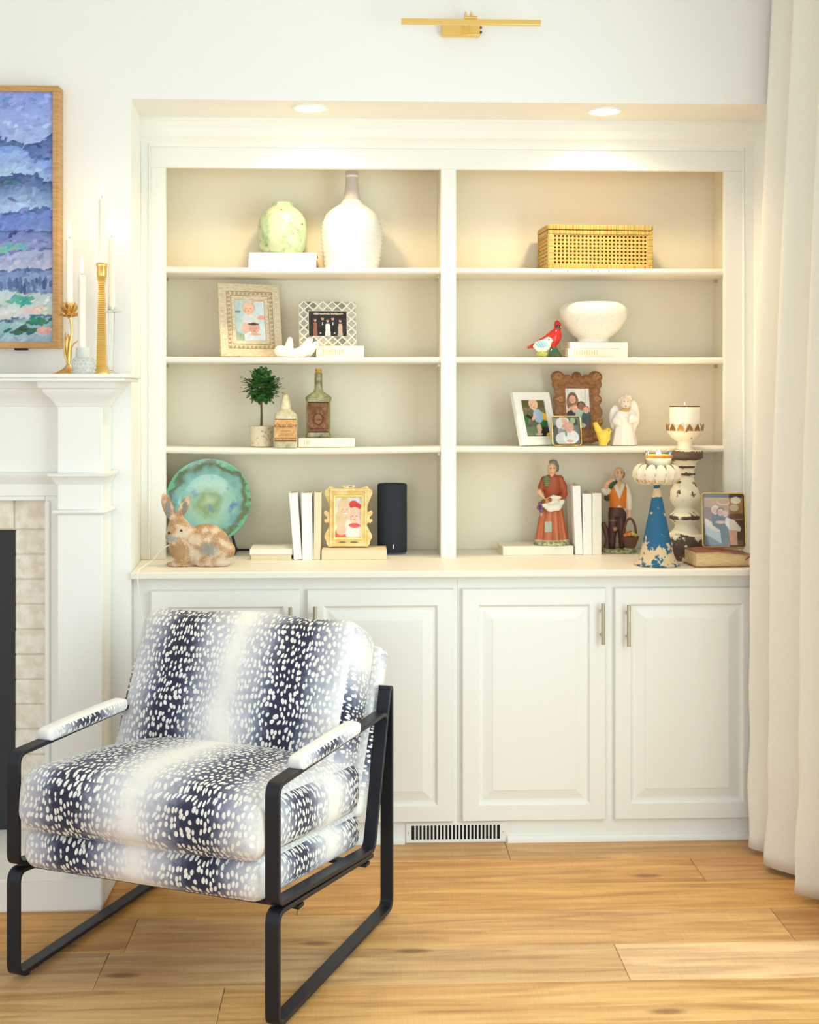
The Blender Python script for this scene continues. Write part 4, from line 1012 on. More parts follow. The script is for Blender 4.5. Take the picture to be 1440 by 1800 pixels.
# ================================================================== SHARED MAKERS
def covermat(name, c, c2=None): return mat(name, rgb(*c), 0.65, spec=0.3, col2=rgb(*(c2 or tuple(int(v * .985) for v in c))), scale=60, bump=0.08, bscale=400)
CREAM = covermat('cream_book_cloth', (250, 243, 226)); IVORY = covermat('ivory_book_cloth', (253, 250, 243)); TAN = covermat('tan_book_cloth', (243, 222, 188)); OCHRE = covermat('yellow_book_cloth', (240, 205, 120))
GILT = mat('gilt_lettering', rgb(226, 196, 110), 0.5, 0.3)
def book(label, px0, px1, Y, z, th, depth, cover, stand=False, h=None, group=None, rz=0.0, tilt=0.0, spine='front', gilt=0, zoff=0.0, sp_mat=None):
    """spine faces the camera; flat books lie on their side, standing books upright"""
    pc = (px0 + px1) / 2
    w = X(px1, Y) - X(px0, Y)
    r = empty('book', (X(pc, Y), Y, z), rz); tag(r, label, 'book', group)
    if stand: r.rotation_euler = (0, tilt, rz)
    t = 0.0022; e = 0.004
    if not stand:
        a, c, hgt = -w / 2, w / 2, th
        if spine == 'front':
            cv = MB().prism([(0, 0), (depth, 0), (depth, t), (0.004, t), (0.004, hgt - t), (depth, hgt - t), (depth, hgt), (0, hgt)], a, c, plane='yz')
            MB().box(a + e, c - e, 0.004, depth - e, t, hgt - t).build('pages', PAGES, r, flat=True)
        else:
            cv = MB().prism([(0, 0), (depth, 0), (depth, hgt), (0, hgt), (0, hgt - t), (depth - 0.004, hgt - t), (depth - 0.004, t), (0, t)], a, c, plane='yz')
            MB().box(a + e, c - e, e, depth - 0.004, t, hgt - t).build('pages', PAGES, r, flat=True)
    else:
        hgt = h; a, c = -w / 2, w / 2
        cv = MB().prism([(a, 0), (c, 0), (c, depth), (c - t, depth), (c - t, 0.004), (a + t, 0.004), (a + t, depth), (a, depth)], 0, hgt, plane='xy')
        MB().box(a + t, c - t, 0.004, depth - e, e, hgt - e).build('pages', PAGES, r, flat=True)
    co = cv.build('cover', cover, r, bevel=0.0012)
    if gilt:
        g = MB(); x0 = -w / 2 + w * 0.10
        for i in range(gilt):
            xx = x0 + i * w * 0.042; g.box(xx, xx + w * 0.012, -0.0004, 0.0004, th * .22, th * .78)
            if i % 3 == 1: g.box(xx, xx + w * .04, -0.0004, 0.0004, th * .5, th * .56)
        g.build('spine_lettering', GILT, co, flat=True, kind='stuff')
    return r
def rot_x(a): return Matrix.Rotation(a, 4, 'X')
def framed(name, label, px, Y, z, w, h, lean, yaw, depth=0.014, group='framed photographs on the shelves'):
    """photo frame leaning back; local x across, z up the face, y to the back"""
    r = empty(name, (X(px, Y), Y, z + depth * math.sin(lean)), yaw, -lean); tag(r, label, 'picture frame', group)
    # easel leg reaching back to the shelf
    ty = 0.5 * h; L = depth
    yb = ty * math.tan(lean) * 2.1 + depth
    leg = MB(); c, s_ = math.cos(lean), math.sin(lean)
    # foot of the leg must land at shelf height: local point (0,yb,zb) with  -yb*sin + zb*cos = -depth*sin
    zb = (yb - depth) * s_ / c + 0.003
    leg.add([(-0.012, depth, ty), (0.012, depth, ty), (0.016, yb, zb), (-0.016, yb, zb), (-0.012, depth + 0.003, ty), (0.012, depth + 0.003, ty), (0.016, yb + .003, zb), (-0.016, yb + .003, zb)],
            [(0, 1, 2, 3), (4, 7, 6, 5), (0, 4, 5, 1), (1, 5, 6, 2), (2, 6, 7, 3), (3, 7, 4, 0)])
    leg.build('easel_leg', mat('easel_board', rgb(96, 66, 44), 0.8), r)
    return r
def rectring(x0, x1, z0, z1, b): return [(x0, z0), (x1, z0), (x1, z1), (x0, z1)], [(x0 + b, z0 + b), (x1 - b, z0 + b), (x1 - b, z1 - b), (x0 + b, z1 - b)]
SK = (238, 190, 160)

# ================================================================== LEFT BAY, TOP SHELF
z = shz(1, 497)
k = kk(497, 4.40)
t1, t2 = (475 - 457) * k, (457 - 446) * k
book('thicker white book lying under another beneath the green vase', 437, 556, 4.375, z + .0003, t1, 0.15, IVORY, group='books under the green vase', gilt=0)
book('thin white book on top of its pair, directly beneath the green vase', 438, 557, 4.378, z + .0006 + t1, t2, 0.15, IVORY, group='books under the green vase')
it = It('round_vase', 'round pale green crackled ceramic vase on two white books', 'vase', 497, 4.452, z + .001 + t1 + t2)
GV = mat('green_crackle_glaze', rgb(196, 210, 176), 0.3, spec=0.5, col2=rgb(138, 178, 128), scale=28, lo=0.50, hi=0.72, detail=8, bump=0.25, bscale=90, col3=rgb(96, 110, 66), scale3=55, lo3=0.66, hi3=0.72)
b0 = it.py0
it.lathe('body', [(29, b0), (32, b0 - 2), (39.5, 437), (42.6, 426), (43.6, 411), (43, 399), (40.2, 387), (34.5, 376), (26, 368), (18.5, 364), (17.6, 362.5), (18.8, 359), (19.0, 357.2), (17.8, 356.6), (15.5, 357.5), (15, 362), (18, 366), (27, 373), (35, 383), (39, 395), (40, 407), (36, 432), (30, b0 - 4)], GV, 56)
it = It('demijohn_vase', 'tall white ribbed ceramic bottle vase with a bare grey neck', 'vase', 618.5, 4.43, shz(1, 618) + .0003)
CW_ = mat('white_glazed_ceramic', rgb(234, 231, 224), 0.25, spec=0.5, bump=0.15, bscale=50)
NECK = mat('bare_grey_clay', rgb(200, 188, 176), 0.7, bump=0.2, bscale=90)
prof = [(45, it.py0), (47.5, it.py0 - 2), (48, 470)]
ctrl = [(470, 48), (455, 50), (440, 52), (425, 53.5), (410, 53.8), (398, 52.8), (388, 50)]
py = 468; i = 0
while py > 386:
    r = float(np.interp(py, [c[0] for c in ctrl][::-1], [c[1] for c in ctrl][::-1]))
    prof.append((r + (1.3 if i % 2 else -0.9), py)); py -= 3.6; i += 1
prof += [(46.5, 380), (40, 372.5), (31, 366), (22, 360.5), (17.5, 356), (15.8, 352)]
it.lathe('body', prof, CW_, 64, angle=80)
it.lathe('neck', [(15.8, 352.2), (14.2, 345), (12.6, 335), (11.3, 322), (10.8, 313.5), (11.4, 312.5), (11.6, 310), (11.2, 308.5), (11.3, 303.5), (10.6, 301.6), (8, 301.6), (8, 312)], NECK, 40, cap=False)
it.lathe('lip_glaze', [(11.5, 312.2), (11.75, 311), (11.6, 309)], CW_, 40, cap=False)

# ================================================================== LEFT BAY, SECOND SHELF
z = shz(2, 445) + .0004
Y = 4.405; k = kk(443, Y)
wd, hg = 112 * k, 133 * k
r = framed('carved_photo_frame', 'washed wood frame with a carved bead border and a photo of two babies', 444, Y, z, wd, hg, math.radians(12), math.radians(20), 0.018)
WW = mat('whitewashed_mango_wood', rgb(230, 216, 188), 0.75, col2=rgb(200, 180, 146), scale=55, stretch=(1, 1, 6), lo=0.38, hi=0.66, bump=0.35, bscale=120, bstretch=(1, 1, 5))
o, i_ = rectring(-wd / 2, wd / 2, 0, hg, 0.058)
MB().prism(o, 0, 0.018, holes=[i_]).build('frame', WW, r, bevel=0.0015)
bd = MB().sph((0, 0, 0), (0.0056, 0.0042, 0.0056), 10, 7); b0_ = None
BEAD = mat('carved_bead_wood', rgb(226, 206, 172), 0.7, col2=rgb(150, 118, 78), scale=60, lo=0.45, hi=0.7)
bx0, bx1, bz0, bz1 = -wd / 2 + 0.036, wd / 2 - 0.036, 0.036, hg - 0.036
posn = []
nx_, nz_ = 11, 14
for q in range(nx_): posn += [(bx0 + (bx1 - bx0) * q / (nx_ - 1), bz0), (bx0 + (bx1 - bx0) * q / (nx_ - 1), bz1)]
for q in range(1, nz_ - 1): posn += [(bx0, bz0 + (bz1 - bz0) * q / (nz_ - 1)), (bx1, bz0 + (bz1 - bz0) * q / (nz_ - 1))]
for x, zz in posn:
    if b0_ is None: b0_ = bd.build('bead', BEAD, r); b0_.location = (x, 0, zz)
    else: inst(b0_, 'bead', r, Matrix.Translation((x, 0, zz)))
GRV = mat('groove_shade_paint', rgb(150, 124, 88), 0.85)  # groove shade put into the colour of these raised border lines
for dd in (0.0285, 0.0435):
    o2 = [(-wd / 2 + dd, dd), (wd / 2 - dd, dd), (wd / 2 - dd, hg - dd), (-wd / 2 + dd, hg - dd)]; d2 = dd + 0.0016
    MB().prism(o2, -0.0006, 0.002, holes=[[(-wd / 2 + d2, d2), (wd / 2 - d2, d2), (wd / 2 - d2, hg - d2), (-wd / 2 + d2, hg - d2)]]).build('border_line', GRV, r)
p = Print(60, 90, (196, 218, 222)); p.grad(lambda x, y: x * .8 + y * .3, (186, 206, 205), (226, 236, 238)); p.rect(0, .27, .22, .32, (120, 150, 140)); p.rect(.6, 0, .95, .05, (236, 180, 150))
p.ell(.5, .5, .26, .22, (224, 226, 222)); p.ell(.36, .68, .16, .13, (240, 196, 172)); p.head(.47, .22, .20, (240, 192, 162), (205, 190, 170)); p.ell(.47, .06, .2, .03, (198, 190, 180))
p.ell(.88, .43, .14, .05, (238, 176, 150)); p.ell(.62, .9, .36, .14, (236, 240, 242)); p.head(.62, .70, .17, (238, 178, 156), (224, 180, 160)); p.ell(.60, .585, .19, .025, (88, 80, 70)); p.ell(.65, .83, .2, .03, (238, 190, 168)); p.poly([(0, .75), (.3, .85), (.3, 1), (0, 1)], (176, 190, 160)); p.noise(5)
p.build('photo', r, -wd / 2 + 0.056, wd / 2 - 0.056, 0.056, hg - 0.056, 0.006)
MB().box(-wd / 2 + 0.01, wd / 2 - 0.01, 0.008, 0.0175, 0.01, hg - 0.01).build('backing', mat('easel_board', rgb(96, 66, 44), 0.8), r)
# bone knot
it = It('ceramic_link_knot', 'white ceramic link shaped like a knobbly knot', 'ornament', 522, 4.345, shz(2, 522) + .0004)
k = it.k; s_ = Sdf(4 * k)
q = lambda px, py, y=0: ((px - 522) * k, y * k, it.h(py))
c = (250, 244, 234)
s_.ell(q(494, 617, 2), (12 * k, 12 * k, 10 * k), c).path([q(494, 618), q(508, 622), q(520, 624)], [9 * k, 7.5 * k, 7 * k], c).path([q(508, 619, -3), q(509, 606, -3), q(510, 597, -2)], [8 * k, 6 * k, 4.5 * k], c)
s_.path([q(516, 622), q(530, 619), q(538, 610), q(545, 598, 3)], [8 * k, 9 * k, 8 * k, 5.5 * k], c).path([q(532, 622, -6), q(546, 616, -8), q(556, 604, -4)], [7 * k, 6.5 * k, 4.5 * k], c).ell(q(540, 619, 6), (10 * k, 10 * k, 9 * k), c)
s_.build('knot', vcol('matte_white_ceramic', 0.45, bump=0.1), it.root, (-48 * k, -26 * k, .0), (48 * k, 26 * k, 40 * k), 1.3 * k)
# bone inlay frame on a book
z = shz(2, 590) + .0004; k = kk(590, 4.37)
th = (z - z) + 20.5 * k
book('cream book with gilt lettering under the diamond lattice photo frame', 556, 640, 4.372, z, th, 0.15, CREAM, gilt=12)
Y = 4.41; k = kk(578, Y); wd, hg = 101 * k, 79 * k
r = framed('inlay_photo_frame', 'grey and white diamond lattice frame with a dark wedding party photo', 577, Y, z + th + .0003, wd, hg, math.radians(9), math.radians(7), 0.016)
BONE = mat('bone_inlay', rgb(246, 238, 220), 0.45, bump=0.05, bscale=200)
bw_ = 0.034
o, i_ = rectring(-wd / 2, wd / 2, 0, hg, bw_); MB().prism(o, 0, 0.016, holes=[i_]).build('frame', BONE, r, bevel=0.001)
TL = [mat('grey_shell_a', rgb(150, 146, 134), 0.35, col2=rgb(190, 184, 168), scale=90), mat('grey_shell_b', rgb(112, 110, 102), 0.35, col2=rgb(150, 144, 128), scale=90), mat('grey_shell_c', rgb(176, 168, 150), 0.35, col2=rgb(205, 196, 176), scale=90)]
nx_, nz_ = 6, 5; dx, dz = wd / nx_, hg / nz_
def clip(poly, x0, x1, z0, z1):
    for ax, lim, sg in ((0, x0, 1), (0, x1, -1), (1, z0, 1), (1, z1, -1)):
        out = []
        for i in range(len(poly)):
            a, c = poly[i], poly[(i + 1) % len(poly)]; da, dc = sg * (a[ax] - lim), sg * (c[ax] - lim)
            if da >= 0: out.append(a)
            if (da >= 0) != (dc >= 0):
                t = da / (da - dc); out.append((a[0] + (c[0] - a[0]) * t, a[1] + (c[1] - a[1]) * t))
        poly = out
        if len(poly) < 3: return None
    return poly
g_ = .0012
strips = [(-wd / 2 + g_, wd / 2 - g_, g_, bw_ - g_), (-wd / 2 + g_, wd / 2 - g_, hg - bw_ + g_, hg - g_), (-wd / 2 + g_, -wd / 2 + bw_ - g_, bw_ - g_, hg - bw_ + g_), (wd / 2 - bw_ + g_, wd / 2 - g_, bw_ - g_, hg - bw_ + g_)]
for jj in range(2 * nz_ + 1):
    for ii in range(nx_ + 1):
        x = -wd / 2 + (ii + (0 if jj % 2 == 0 else .5)) * dx; zz = jj * dz / 2; hw_, hz_ = dx * .40, dz * .40
        for s0 in strips:
            pg = clip([(x - hw_, zz), (x, zz - hz_), (x + hw_, zz), (x, zz + hz_)], *s0)
            if pg is None: continue
            ar = abs(sum(pg[q][0] * pg[(q + 1) % len(pg)][1] - pg[(q + 1) % len(pg)][0] * pg[q][1] for q in range(len(pg)))) / 2
            if ar < hw_ * hz_ * .2: continue
            MB().prism(pg, -0.0007, 0.002).build('inlay_tile', TL[(ii * 7 + jj * 3) % 3], r)
p = Print(84, 54, (52, 48, 46)); 
for q_ in range(60): p.ell(.15 + .75 * rng.random(), .10 + .05 * rng.random(), .016, .022, (190 + rng.integers(40), 196, 170))
for cx, cw, body, hd, y0 in ((.18, .055, (168, 104, 86), .36, .46), (.37, .05, (40, 38, 42), .30, .42), (.50, .075, (240, 236, 226), .38, .50), (.63, .05, (40, 38, 42), .30, .42), (.82, .065, (216, 186, 168), .38, .50)):
    p.poly([(cx - cw, 1), (cx - cw * .7, y0), (cx + cw * .7, y0), (cx + cw, 1)], body); p.ell(cx, hd, .034, .075, (226, 178, 150)); p.ell(cx, hd - .05, .034, .04, (80, 54, 40))
p.rect(.35, .44, .385, .56, (236, 232, 226)); p.rect(.615, .44, .65, .56, (236, 232, 226)); p.ell(.31, .86, .02, .03, (236, 226, 210)); p.ell(.67, .86, .02, .03, (236, 226, 210)); p.noise(4)
p.build('photo', r, -wd / 2 + bw_ - .002, wd / 2 - bw_ + .002, bw_ - .002, hg - bw_ + .002, 0.004)
MB().box(-wd / 2 + .006, wd / 2 - .006, 0.006, 0.0155, .006, hg - .006).build('backing', mat('easel_board', rgb(96, 66, 44), 0.8), r)

# ================================================================== LEFT BAY, THIRD SHELF
z = shz(3, 460) + .0004
it = It('topiary', 'small artificial boxwood topiary in a mottled cream pot', 'plant', 459.5, 4.42, z)
k = it.k
POT = mat('mottled_cream_pot', rgb(226, 214, 188), 0.75, col2=rgb(172, 152, 110), scale=110, lo=0.55, hi=0.68, bump=0.4, bscale=150)
it.lathe('pot', [(18.5, it.py0), (20, it.py0 - 1), (21.5, 752), (22, 749), (21, 748.3), (19.4, 749.5), (18.8, 754), (2, 754)], POT, 40)
MB().lathe([(18.9 * k, it.h(753)), (17, it.h(752)) if 0 else (12 * k, it.h(751.5)), (0.001, it.h(751))], 24).build('moss', mat('dry_moss', rgb(120, 104, 60), 0.9, bump=0.8, bscale=300), it.root)
MB().tube([(0, 0, it.h(754)), (0.4 * k, 0, it.h(730)), (0, 0, it.h(705)), (0.5 * k, 0, it.h(680))], [2.4 * k, 2.1 * k, 1.9 * k, 1.6 * k], 10).build('stem', mat('topiary_stem', rgb(112, 96, 66), 0.8, bump=0.3, bscale=200), it.root)
lf = MB(); lc = Vector((0.002, 0, it.h(680)))
random.seed(3)
for q in range(105):
    zc = 1 - 2 * (q + .5) / 105; a = q * 2.39996; rr = math.sqrt(1 - zc * zc)
    d = Vector((rr * math.cos(a), rr * math.sin(a), zc * .92 + .05)); d += Vector([random.gauss(0, .15) for _ in range(3)]); d.normalize()
    L0 = random.uniform(20, 38) * k
    if d.z < -0.5: L0 *= .8
    if d.z > 0.6: L0 = min(L0, 27 * k)
    p0 = lc + d * 6 * k; p1 = lc + d * L0
    for s0 in range(4):                                          # leaflets in pairs up each sprig
        t = .35 + .22 * s0; c0 = p0.lerp(p1, t)
        up = Vector((0, 0, 1)); sdv = d.cross(up).normalized() if abs(d.z) < .95 else Vector((1, 0, 0)); nv = d.cross(sdv)
        for sg in ((-1, 1) if s0 < 3 else (0,)):
            dv = (d * .75 + sdv * sg * .8 + nv * random.uniform(-.4, .4)).normalized() if sg else d
            w_ = dv.cross(nv).normalized() * 3.5 * k; Lf = random.uniform(8, 10.5) * k
            lf.add([c0, c0 + dv * Lf * .5 + w_, c0 + dv * Lf * .85 + w_ * .7, c0 + dv * Lf, c0 + dv * Lf * .85 - w_ * .7, c0 + dv * Lf * .5 - w_, c0 + dv * Lf * .55 + nv * .8 * k],
                   [(0, 1, 6), (1, 2, 6), (2, 3, 6), (3, 4, 6), (4, 5, 6), (5, 0, 6)])
    lf.tube([p0, p1], [0.8 * k, 0.4 * k], 5)
lf.build('foliage', mat('boxwood_leaf', rgb(46, 96, 46), 0.5, col2=rgb(84, 132, 66), scale=45, lo=.35, hi=.65), it.root, flat=True, kind='stuff')
# bottles
BOT = mat('antiqued_olive_glass', rgb(142, 134, 84), 0.28, 0.0, spec=0.6, col2=rgb(188, 180, 132), scale=34, lo=.42, hi=.66, coat=0.4, bump=0.1, bscale=90, col3=rgb(84, 80, 44), scale3=18, lo3=.56, hi3=.68)
BOT2 = mat('antiqued_pale_glass', rgb(188, 180, 140), 0.25, 0.0, spec=0.6, col2=rgb(222, 214, 180), scale=34, lo=.42, hi=.66, coat=0.4, bump=0.1, bscale=90, col3=rgb(128, 118, 74), scale3=18, lo3=.58, hi3=.7)
CORK = mat('cork', rgb(222, 178, 96), 0.8, col2=rgb(190, 140, 70), scale=120, bump=0.3, bscale=150)
def rrect(hw_, hd_, rr, n=6):
    out = []
    for cx, cy, a0 in ((hw_ - rr, hd_ - rr, 0), (-hw_ + rr, hd_ - rr, 90), (-hw_ + rr, -hd_ + rr, 180), (hw_ - rr, -hd_ + rr, 270)):
        for q in range(n + 1):
            a = math.radians(a0 + 90 * q / n); out.append((cx + rr * math.cos(a), cy + rr * math.sin(a)))
    return out
def bottle(it, secs, m):
    """secs: (half width px, half depth px, corner px, py)"""
    k = it.k
    return loft([[(x * k, y * k, it.h(py)) for x, y in rrect(a, d, min(c, a * .999, d * .999))] for a, d, c, py in secs]).build('body', m, it.root, angle=50)
def label_print(it, parent, name, px0, px1, py0, py1, ydep, p, bulge=0.0006):
    o = p.build(name, parent, it.x(px0), it.x(px1), it.h(py1), it.h(py0), ydep, vcol('paper_label', 0.8, spec=0.1)); return o
def text(body, size, loc, m, parent, name='lettering'):
    cu_ = bpy.data.curves.new(name, 'FONT'); cu_.body = body; cu_.size = size; cu_.align_x = 'CENTER'; cu_.extrude = 0.00008
    tmp = bpy.data.objects.new('t', cu_); COL.objects.link(tmp)
    dg = bpy.context.evaluated_depsgraph_get(); me = bpy.data.meshes.new_from_object(tmp.evaluated_get(dg)); bpy.data.objects.remove(tmp)
    me.materials.clear(); me.materials.append(m); me.name = name
    o = bpy.data.objects.new(name, me); COL.objects.link(o); o.parent = parent; o.location = loc; o.rotation_euler = (PI / 2, 0, 0); o['kind'] = 'stuff'
    return o
INK = mat('faded_brown_ink', rgb(96, 62, 40), 0.9)
it = It('small_bottle', 'small antiqued glass bottle with a tan paper label and cork', 'bottle', 502.5, 4.35, shz(3, 502) + .0004)
b0 = it.py0
bo = bottle(it, [(19, 9.5, 5, b0), (20, 10.5, 6, b0 - 2), (20.3, 11, 6, 735), (20, 10.8, 6, 731), (18, 10, 6, 726.5), (13, 9, 7, 723.5), (9.5, 8.6, 8, 720), (9.2, 8.8, 8.5, 712), (8, 8, 7.9, 706), (6.2, 6.2, 6.1, 700), (5.8, 5.8, 5.7, 697), (5.2, 5.2, 5.1, 694)], BOT2)
it.lathe('cork', [(4.6, 695), (4.8, 692), (4.6, 691.6)], CORK, 18)
p = Print(70, 74, (214, 166, 112)); p.noise(9, 9)
p.rect(0, 0, 1, .05, (120, 84, 56)); p.rect(.0, .93, 1, 1, (126, 92, 62)); p.rect(.08, .40, .92, .415, (120, 80, 52)); p.rect(.2, .50, .8, .585, (226, 184, 132)); p.rect(.24, .53, .76, .555, (140, 96, 62)); p.rect(.3, .66, .7, .68, (130, 88, 56)); p.rect(.18, .72, .82, .735, (140, 96, 62))
for q_ in range(18): p.rect(.2 + .6 * q_ / 18, .33, .2 + .6 * q_ / 18 + .018, .38, (122, 80, 52))
lb = label_print(it, bo, 'label', 483.5, 521.5, 735.5, 776, -11.15 * it.k, p)
text('BURLEY OLIVE', 6.3 * it.k, (it.x(502.5), -11.3 * it.k, it.h(750.5)), INK, bo); text('BURLINGTON RESERVE', 3.6 * it.k, (it.x(502.5), -11.3 * it.k, it.h(771.5)), INK, bo)
th = 15.5 * kk(575, 4.37)
zbk = shz(3, 575) + .0004
book('cream book lying flat under the tall olive bottle', 524.5, 624, 4.375, zbk, th, 0.14, CREAM, gilt=3, rz=math.radians(-1))
it = It('tall_bottle', 'tall olive antiqued bottle with a brown label and cork, on a book', 'bottle', 560, 4.43, zbk + th + .0004)
b0 = it.py0
bo = bottle(it, [(22, 12, 5, b0), (23, 13, 6, b0 - 2), (23, 13, 6, 766), (21.3, 12.5, 6, 760), (21.3, 12.5, 6, 706), (22.6, 13, 6, 703), (22.8, 13, 6, 699), (21.5, 12.6, 6, 697), (14.5, 11, 8, 692), (9.2, 9, 8.8, 688.5), (7.4, 7.4, 7.3, 683), (6.8, 6.8, 6.7, 668), (7, 7, 6.9, 667), (6.6, 6.6, 6.5, 665.5), (6.9, 6.9, 6.8, 664), (6.9, 6.9, 6.8, 657), (6, 6, 5.9, 655)], BOT)
it.lathe('cork', [(5.2, 656), (6.0, 649), (5.8, 648.3)], CORK, 20)
p = Print(74, 110, (138, 98, 72)); p.noise(10, 9)
for q_ in range(22):
    a = PI * (q_ + .5) / 22; p.poly([(.5 + .10 * math.cos(a), .40 - .07 * math.sin(a)), (.5 + .34 * math.cos(a - .03), .40 - .22 * math.sin(a - .03)), (.5 + .34 * math.cos(a + .03), .40 - .22 * math.sin(a + .03))], (100, 68, 50))
p.ell(.5, .56, .27, .20, (104, 72, 54)); p.ell(.5, .56, .18, .16, (160, 112, 78)); p.rect(.08, .86, .92, .875, (96, 64, 48)); p.rect(0, 0, 1, .03, (70, 52, 40)); p.rect(0, .97, 1, 1, (74, 54, 42)); p.rect(.2, .16, .8, .18, (100, 70, 52))
label_print(it, bo, 'label', 542, 578, 706.5, 760, -12.7 * it.k, p)
text('1840', 5.2 * it.k, (it.x(560), -12.9 * it.k, it.h(739)), INK, bo); text('PHILADELPHIA', 4.6 * it.k, (it.x(560), -12.9 * it.k, it.h(757)), INK, bo)

# ================================================================== LEFT BAY, COUNTER
ZCc = ZC + .0004
# plate on its stand
Yp = 4.44; it = It('plate', 'round green and turquoise glazed plate propped on a black stand', 'plate', 366.5, Yp, ZCc + 0.012)
k = it.k; R = 75 * k; lean = math.radians(12)
zc = it.h(882)
GP = bpy.data.materials.new('reactive_green_glaze'); GP.use_nodes = True
_N = GP.node_tree.nodes; _L = GP.node_tree.links; _b = _N['Principled BSDF']; _b.inputs['Roughness'].default_value = .12; _b.inputs['Coat Weight'].default_value = .6
_tc = _N.new('ShaderNodeTexCoord'); _ln = _N.new('ShaderNodeVectorMath'); _ln.operation = 'LENGTH'; _L.new(_tc.outputs['Object'], _ln.inputs[0])
_nz = _N.new('ShaderNodeTexNoise'); _nz.inputs['Scale'].default_value = 26; _nz.inputs['Detail'].default_value = 6; _L.new(_tc.outputs['Object'], _nz.inputs[0])
_m = _N.new('ShaderNodeMath'); _m.operation = 'MULTIPLY_ADD'; _L.new(_nz.outputs[0], _m.inputs[0]); _m.inputs[1].default_value = .075; _L.new(_ln.outputs['Value'], _m.inputs[2])
_mr = _N.new('ShaderNodeMapRange'); _mr.inputs[1].default_value = .0375; _mr.inputs[2].default_value = R + .0375; _L.new(_m.outputs[0], _mr.inputs[0])
_cr = _N.new('ShaderNodeValToRGB'); _e = _cr.color_ramp.elements; _e[0].color = rgb(196, 214, 176); _e[1].color = rgb(120, 196, 150)
for _p, _c in ((.22, (150, 176, 120)), (.42, (176, 214, 190)), (.62, (150, 206, 190)), (.78, (128, 184, 178)), (.86, (108, 128, 90)), (.93, (98, 118, 78)), (.955, (110, 186, 140))):
    _x = _e.new(_p); _x.color = rgb(*_c)
_L.new(_mr.outputs[0], _cr.inputs[0])
_n2 = _N.new('ShaderNodeTexNoise'); _n2.inputs['Scale'].default_value = 17; _L.new(_tc.outputs['Object'], _n2.inputs[0])
_r2 = _N.new('ShaderNodeMapRange'); _r2.inputs[1].default_value = .58; _r2.inputs[2].default_value = .72; _L.new(_n2.outputs[0], _r2.inputs[0])
_mx = _N.new('ShaderNodeMix'); _mx.data_type = 'RGBA'; _L.new(_r2.outputs[0], _mx.inputs[0]); _L.new(_cr.outputs[0], _mx.inputs[6]); _mx.inputs[7].default_value = rgb(108, 150, 186); _L.new(_mx.outputs[2], _b.inputs['Base Color'])
MP = Matrix.Rotation(-lean, 4, 'X') @ Matrix.Rotation(PI / 2, 4, 'X')
b = MB(); b.lathe([(0.001, -0.004), (R * .55, -0.004), (R * .6, -0.010), (R * .64, -0.004), (R * .97, 0.016), (R, 0.019), (R * .995, 0.0215), (R * .97, 0.021), (R * .66, 0.003), (R * .62, 0.001), (0.001, 0.0)], 72, cap=False)
po = b.build('dish', GP, it.root, angle=60); po.matrix_local = Matrix.Translation((0, 0.012, zc)) @ MP
SB = mat('black_plastic_stand', rgb(24, 25, 30), 0.4)
sdm = It('plate_stand', 'black plastic easel stand holding the green plate', 'stand', 366.5, Yp, ZCc)
for sx_ in (-1, 1):
    x = sx_ * 46 * k
    MB().tube([(x, -0.035, .0055), (x, 0.085, .0055)], .005, 8).build('rail', SB, sdm.root)
    MB().tube([(x, -0.037, .005), (x, -0.040, 0.022), (x, -0.034, 0.034), (x, -0.024, .031)], [.007, .007, .008, .005], 10).build('hook', SB, sdm.root)
    MB().tube([(x, 0.055, .006), (x * .6, 0.080, .13)], .0045, 8).build('back_leg', SB, sdm.root)
MB().tube([(-46 * k, 0.07, .006), (75 * k, 0.07, .006)], .0042, 8).build('cross_rail', SB, sdm.root)
# rabbit
it = It('rabbit_figurine', 'weathered stone rabbit figurine crouching in front of the green plate', 'figurine', 350, 4.155, ZCc)
k = it.k; kr = k; q = lambda px, py, y=0: ((px - 350) * k, y * k, it.h(py)); c = (200, 170, 140); s_ = Sdf(6 * k)
s_.ell(q(362, 957, 2), (40 * k, 28 * k, 36 * k), c).ell(q(378, 962, -4), (27 * k, 26 * k, 30 * k), c).ell(q(324, 961, -2), (26 * k, 24 * k, 27 * k), c)
s_.ell(q(315, 928, -8), (19 * k, 18 * k, 21 * k), c).ell(q(305, 942, -16), (11.5 * k, 12 * k, 11 * k), c).ell(q(312, 942, -15), (13 * k, 11 * k, 10 * k), c)
s_.path([q(330, 944, -4), q(322, 935, -6)], [19 * k, 17 * k], c)
s_.ell(q(320, 990, -12), (25 * k, 12 * k, 6.5 * k), c).ell(q(376, 988, -18), (32 * k, 10 * k, 7.5 * k), c).ell(q(404, 968, 4), (9 * k, 9 * k, 13 * k), c)
RM = lambda a, b_=0.0: Matrix.Rotation(a, 4, 'Y') @ Matrix.Rotation(b_, 4, 'Z')
s_.ell(q(296, 890, -4), (9.5 * k, 5 * k, 25 * k), c, RM(-.30, .3), 4 * k).ell(q(322, 894, -2), (8.5 * k, 5 * k, 25 * k), c, RM(.46, -.2), 4 * k)
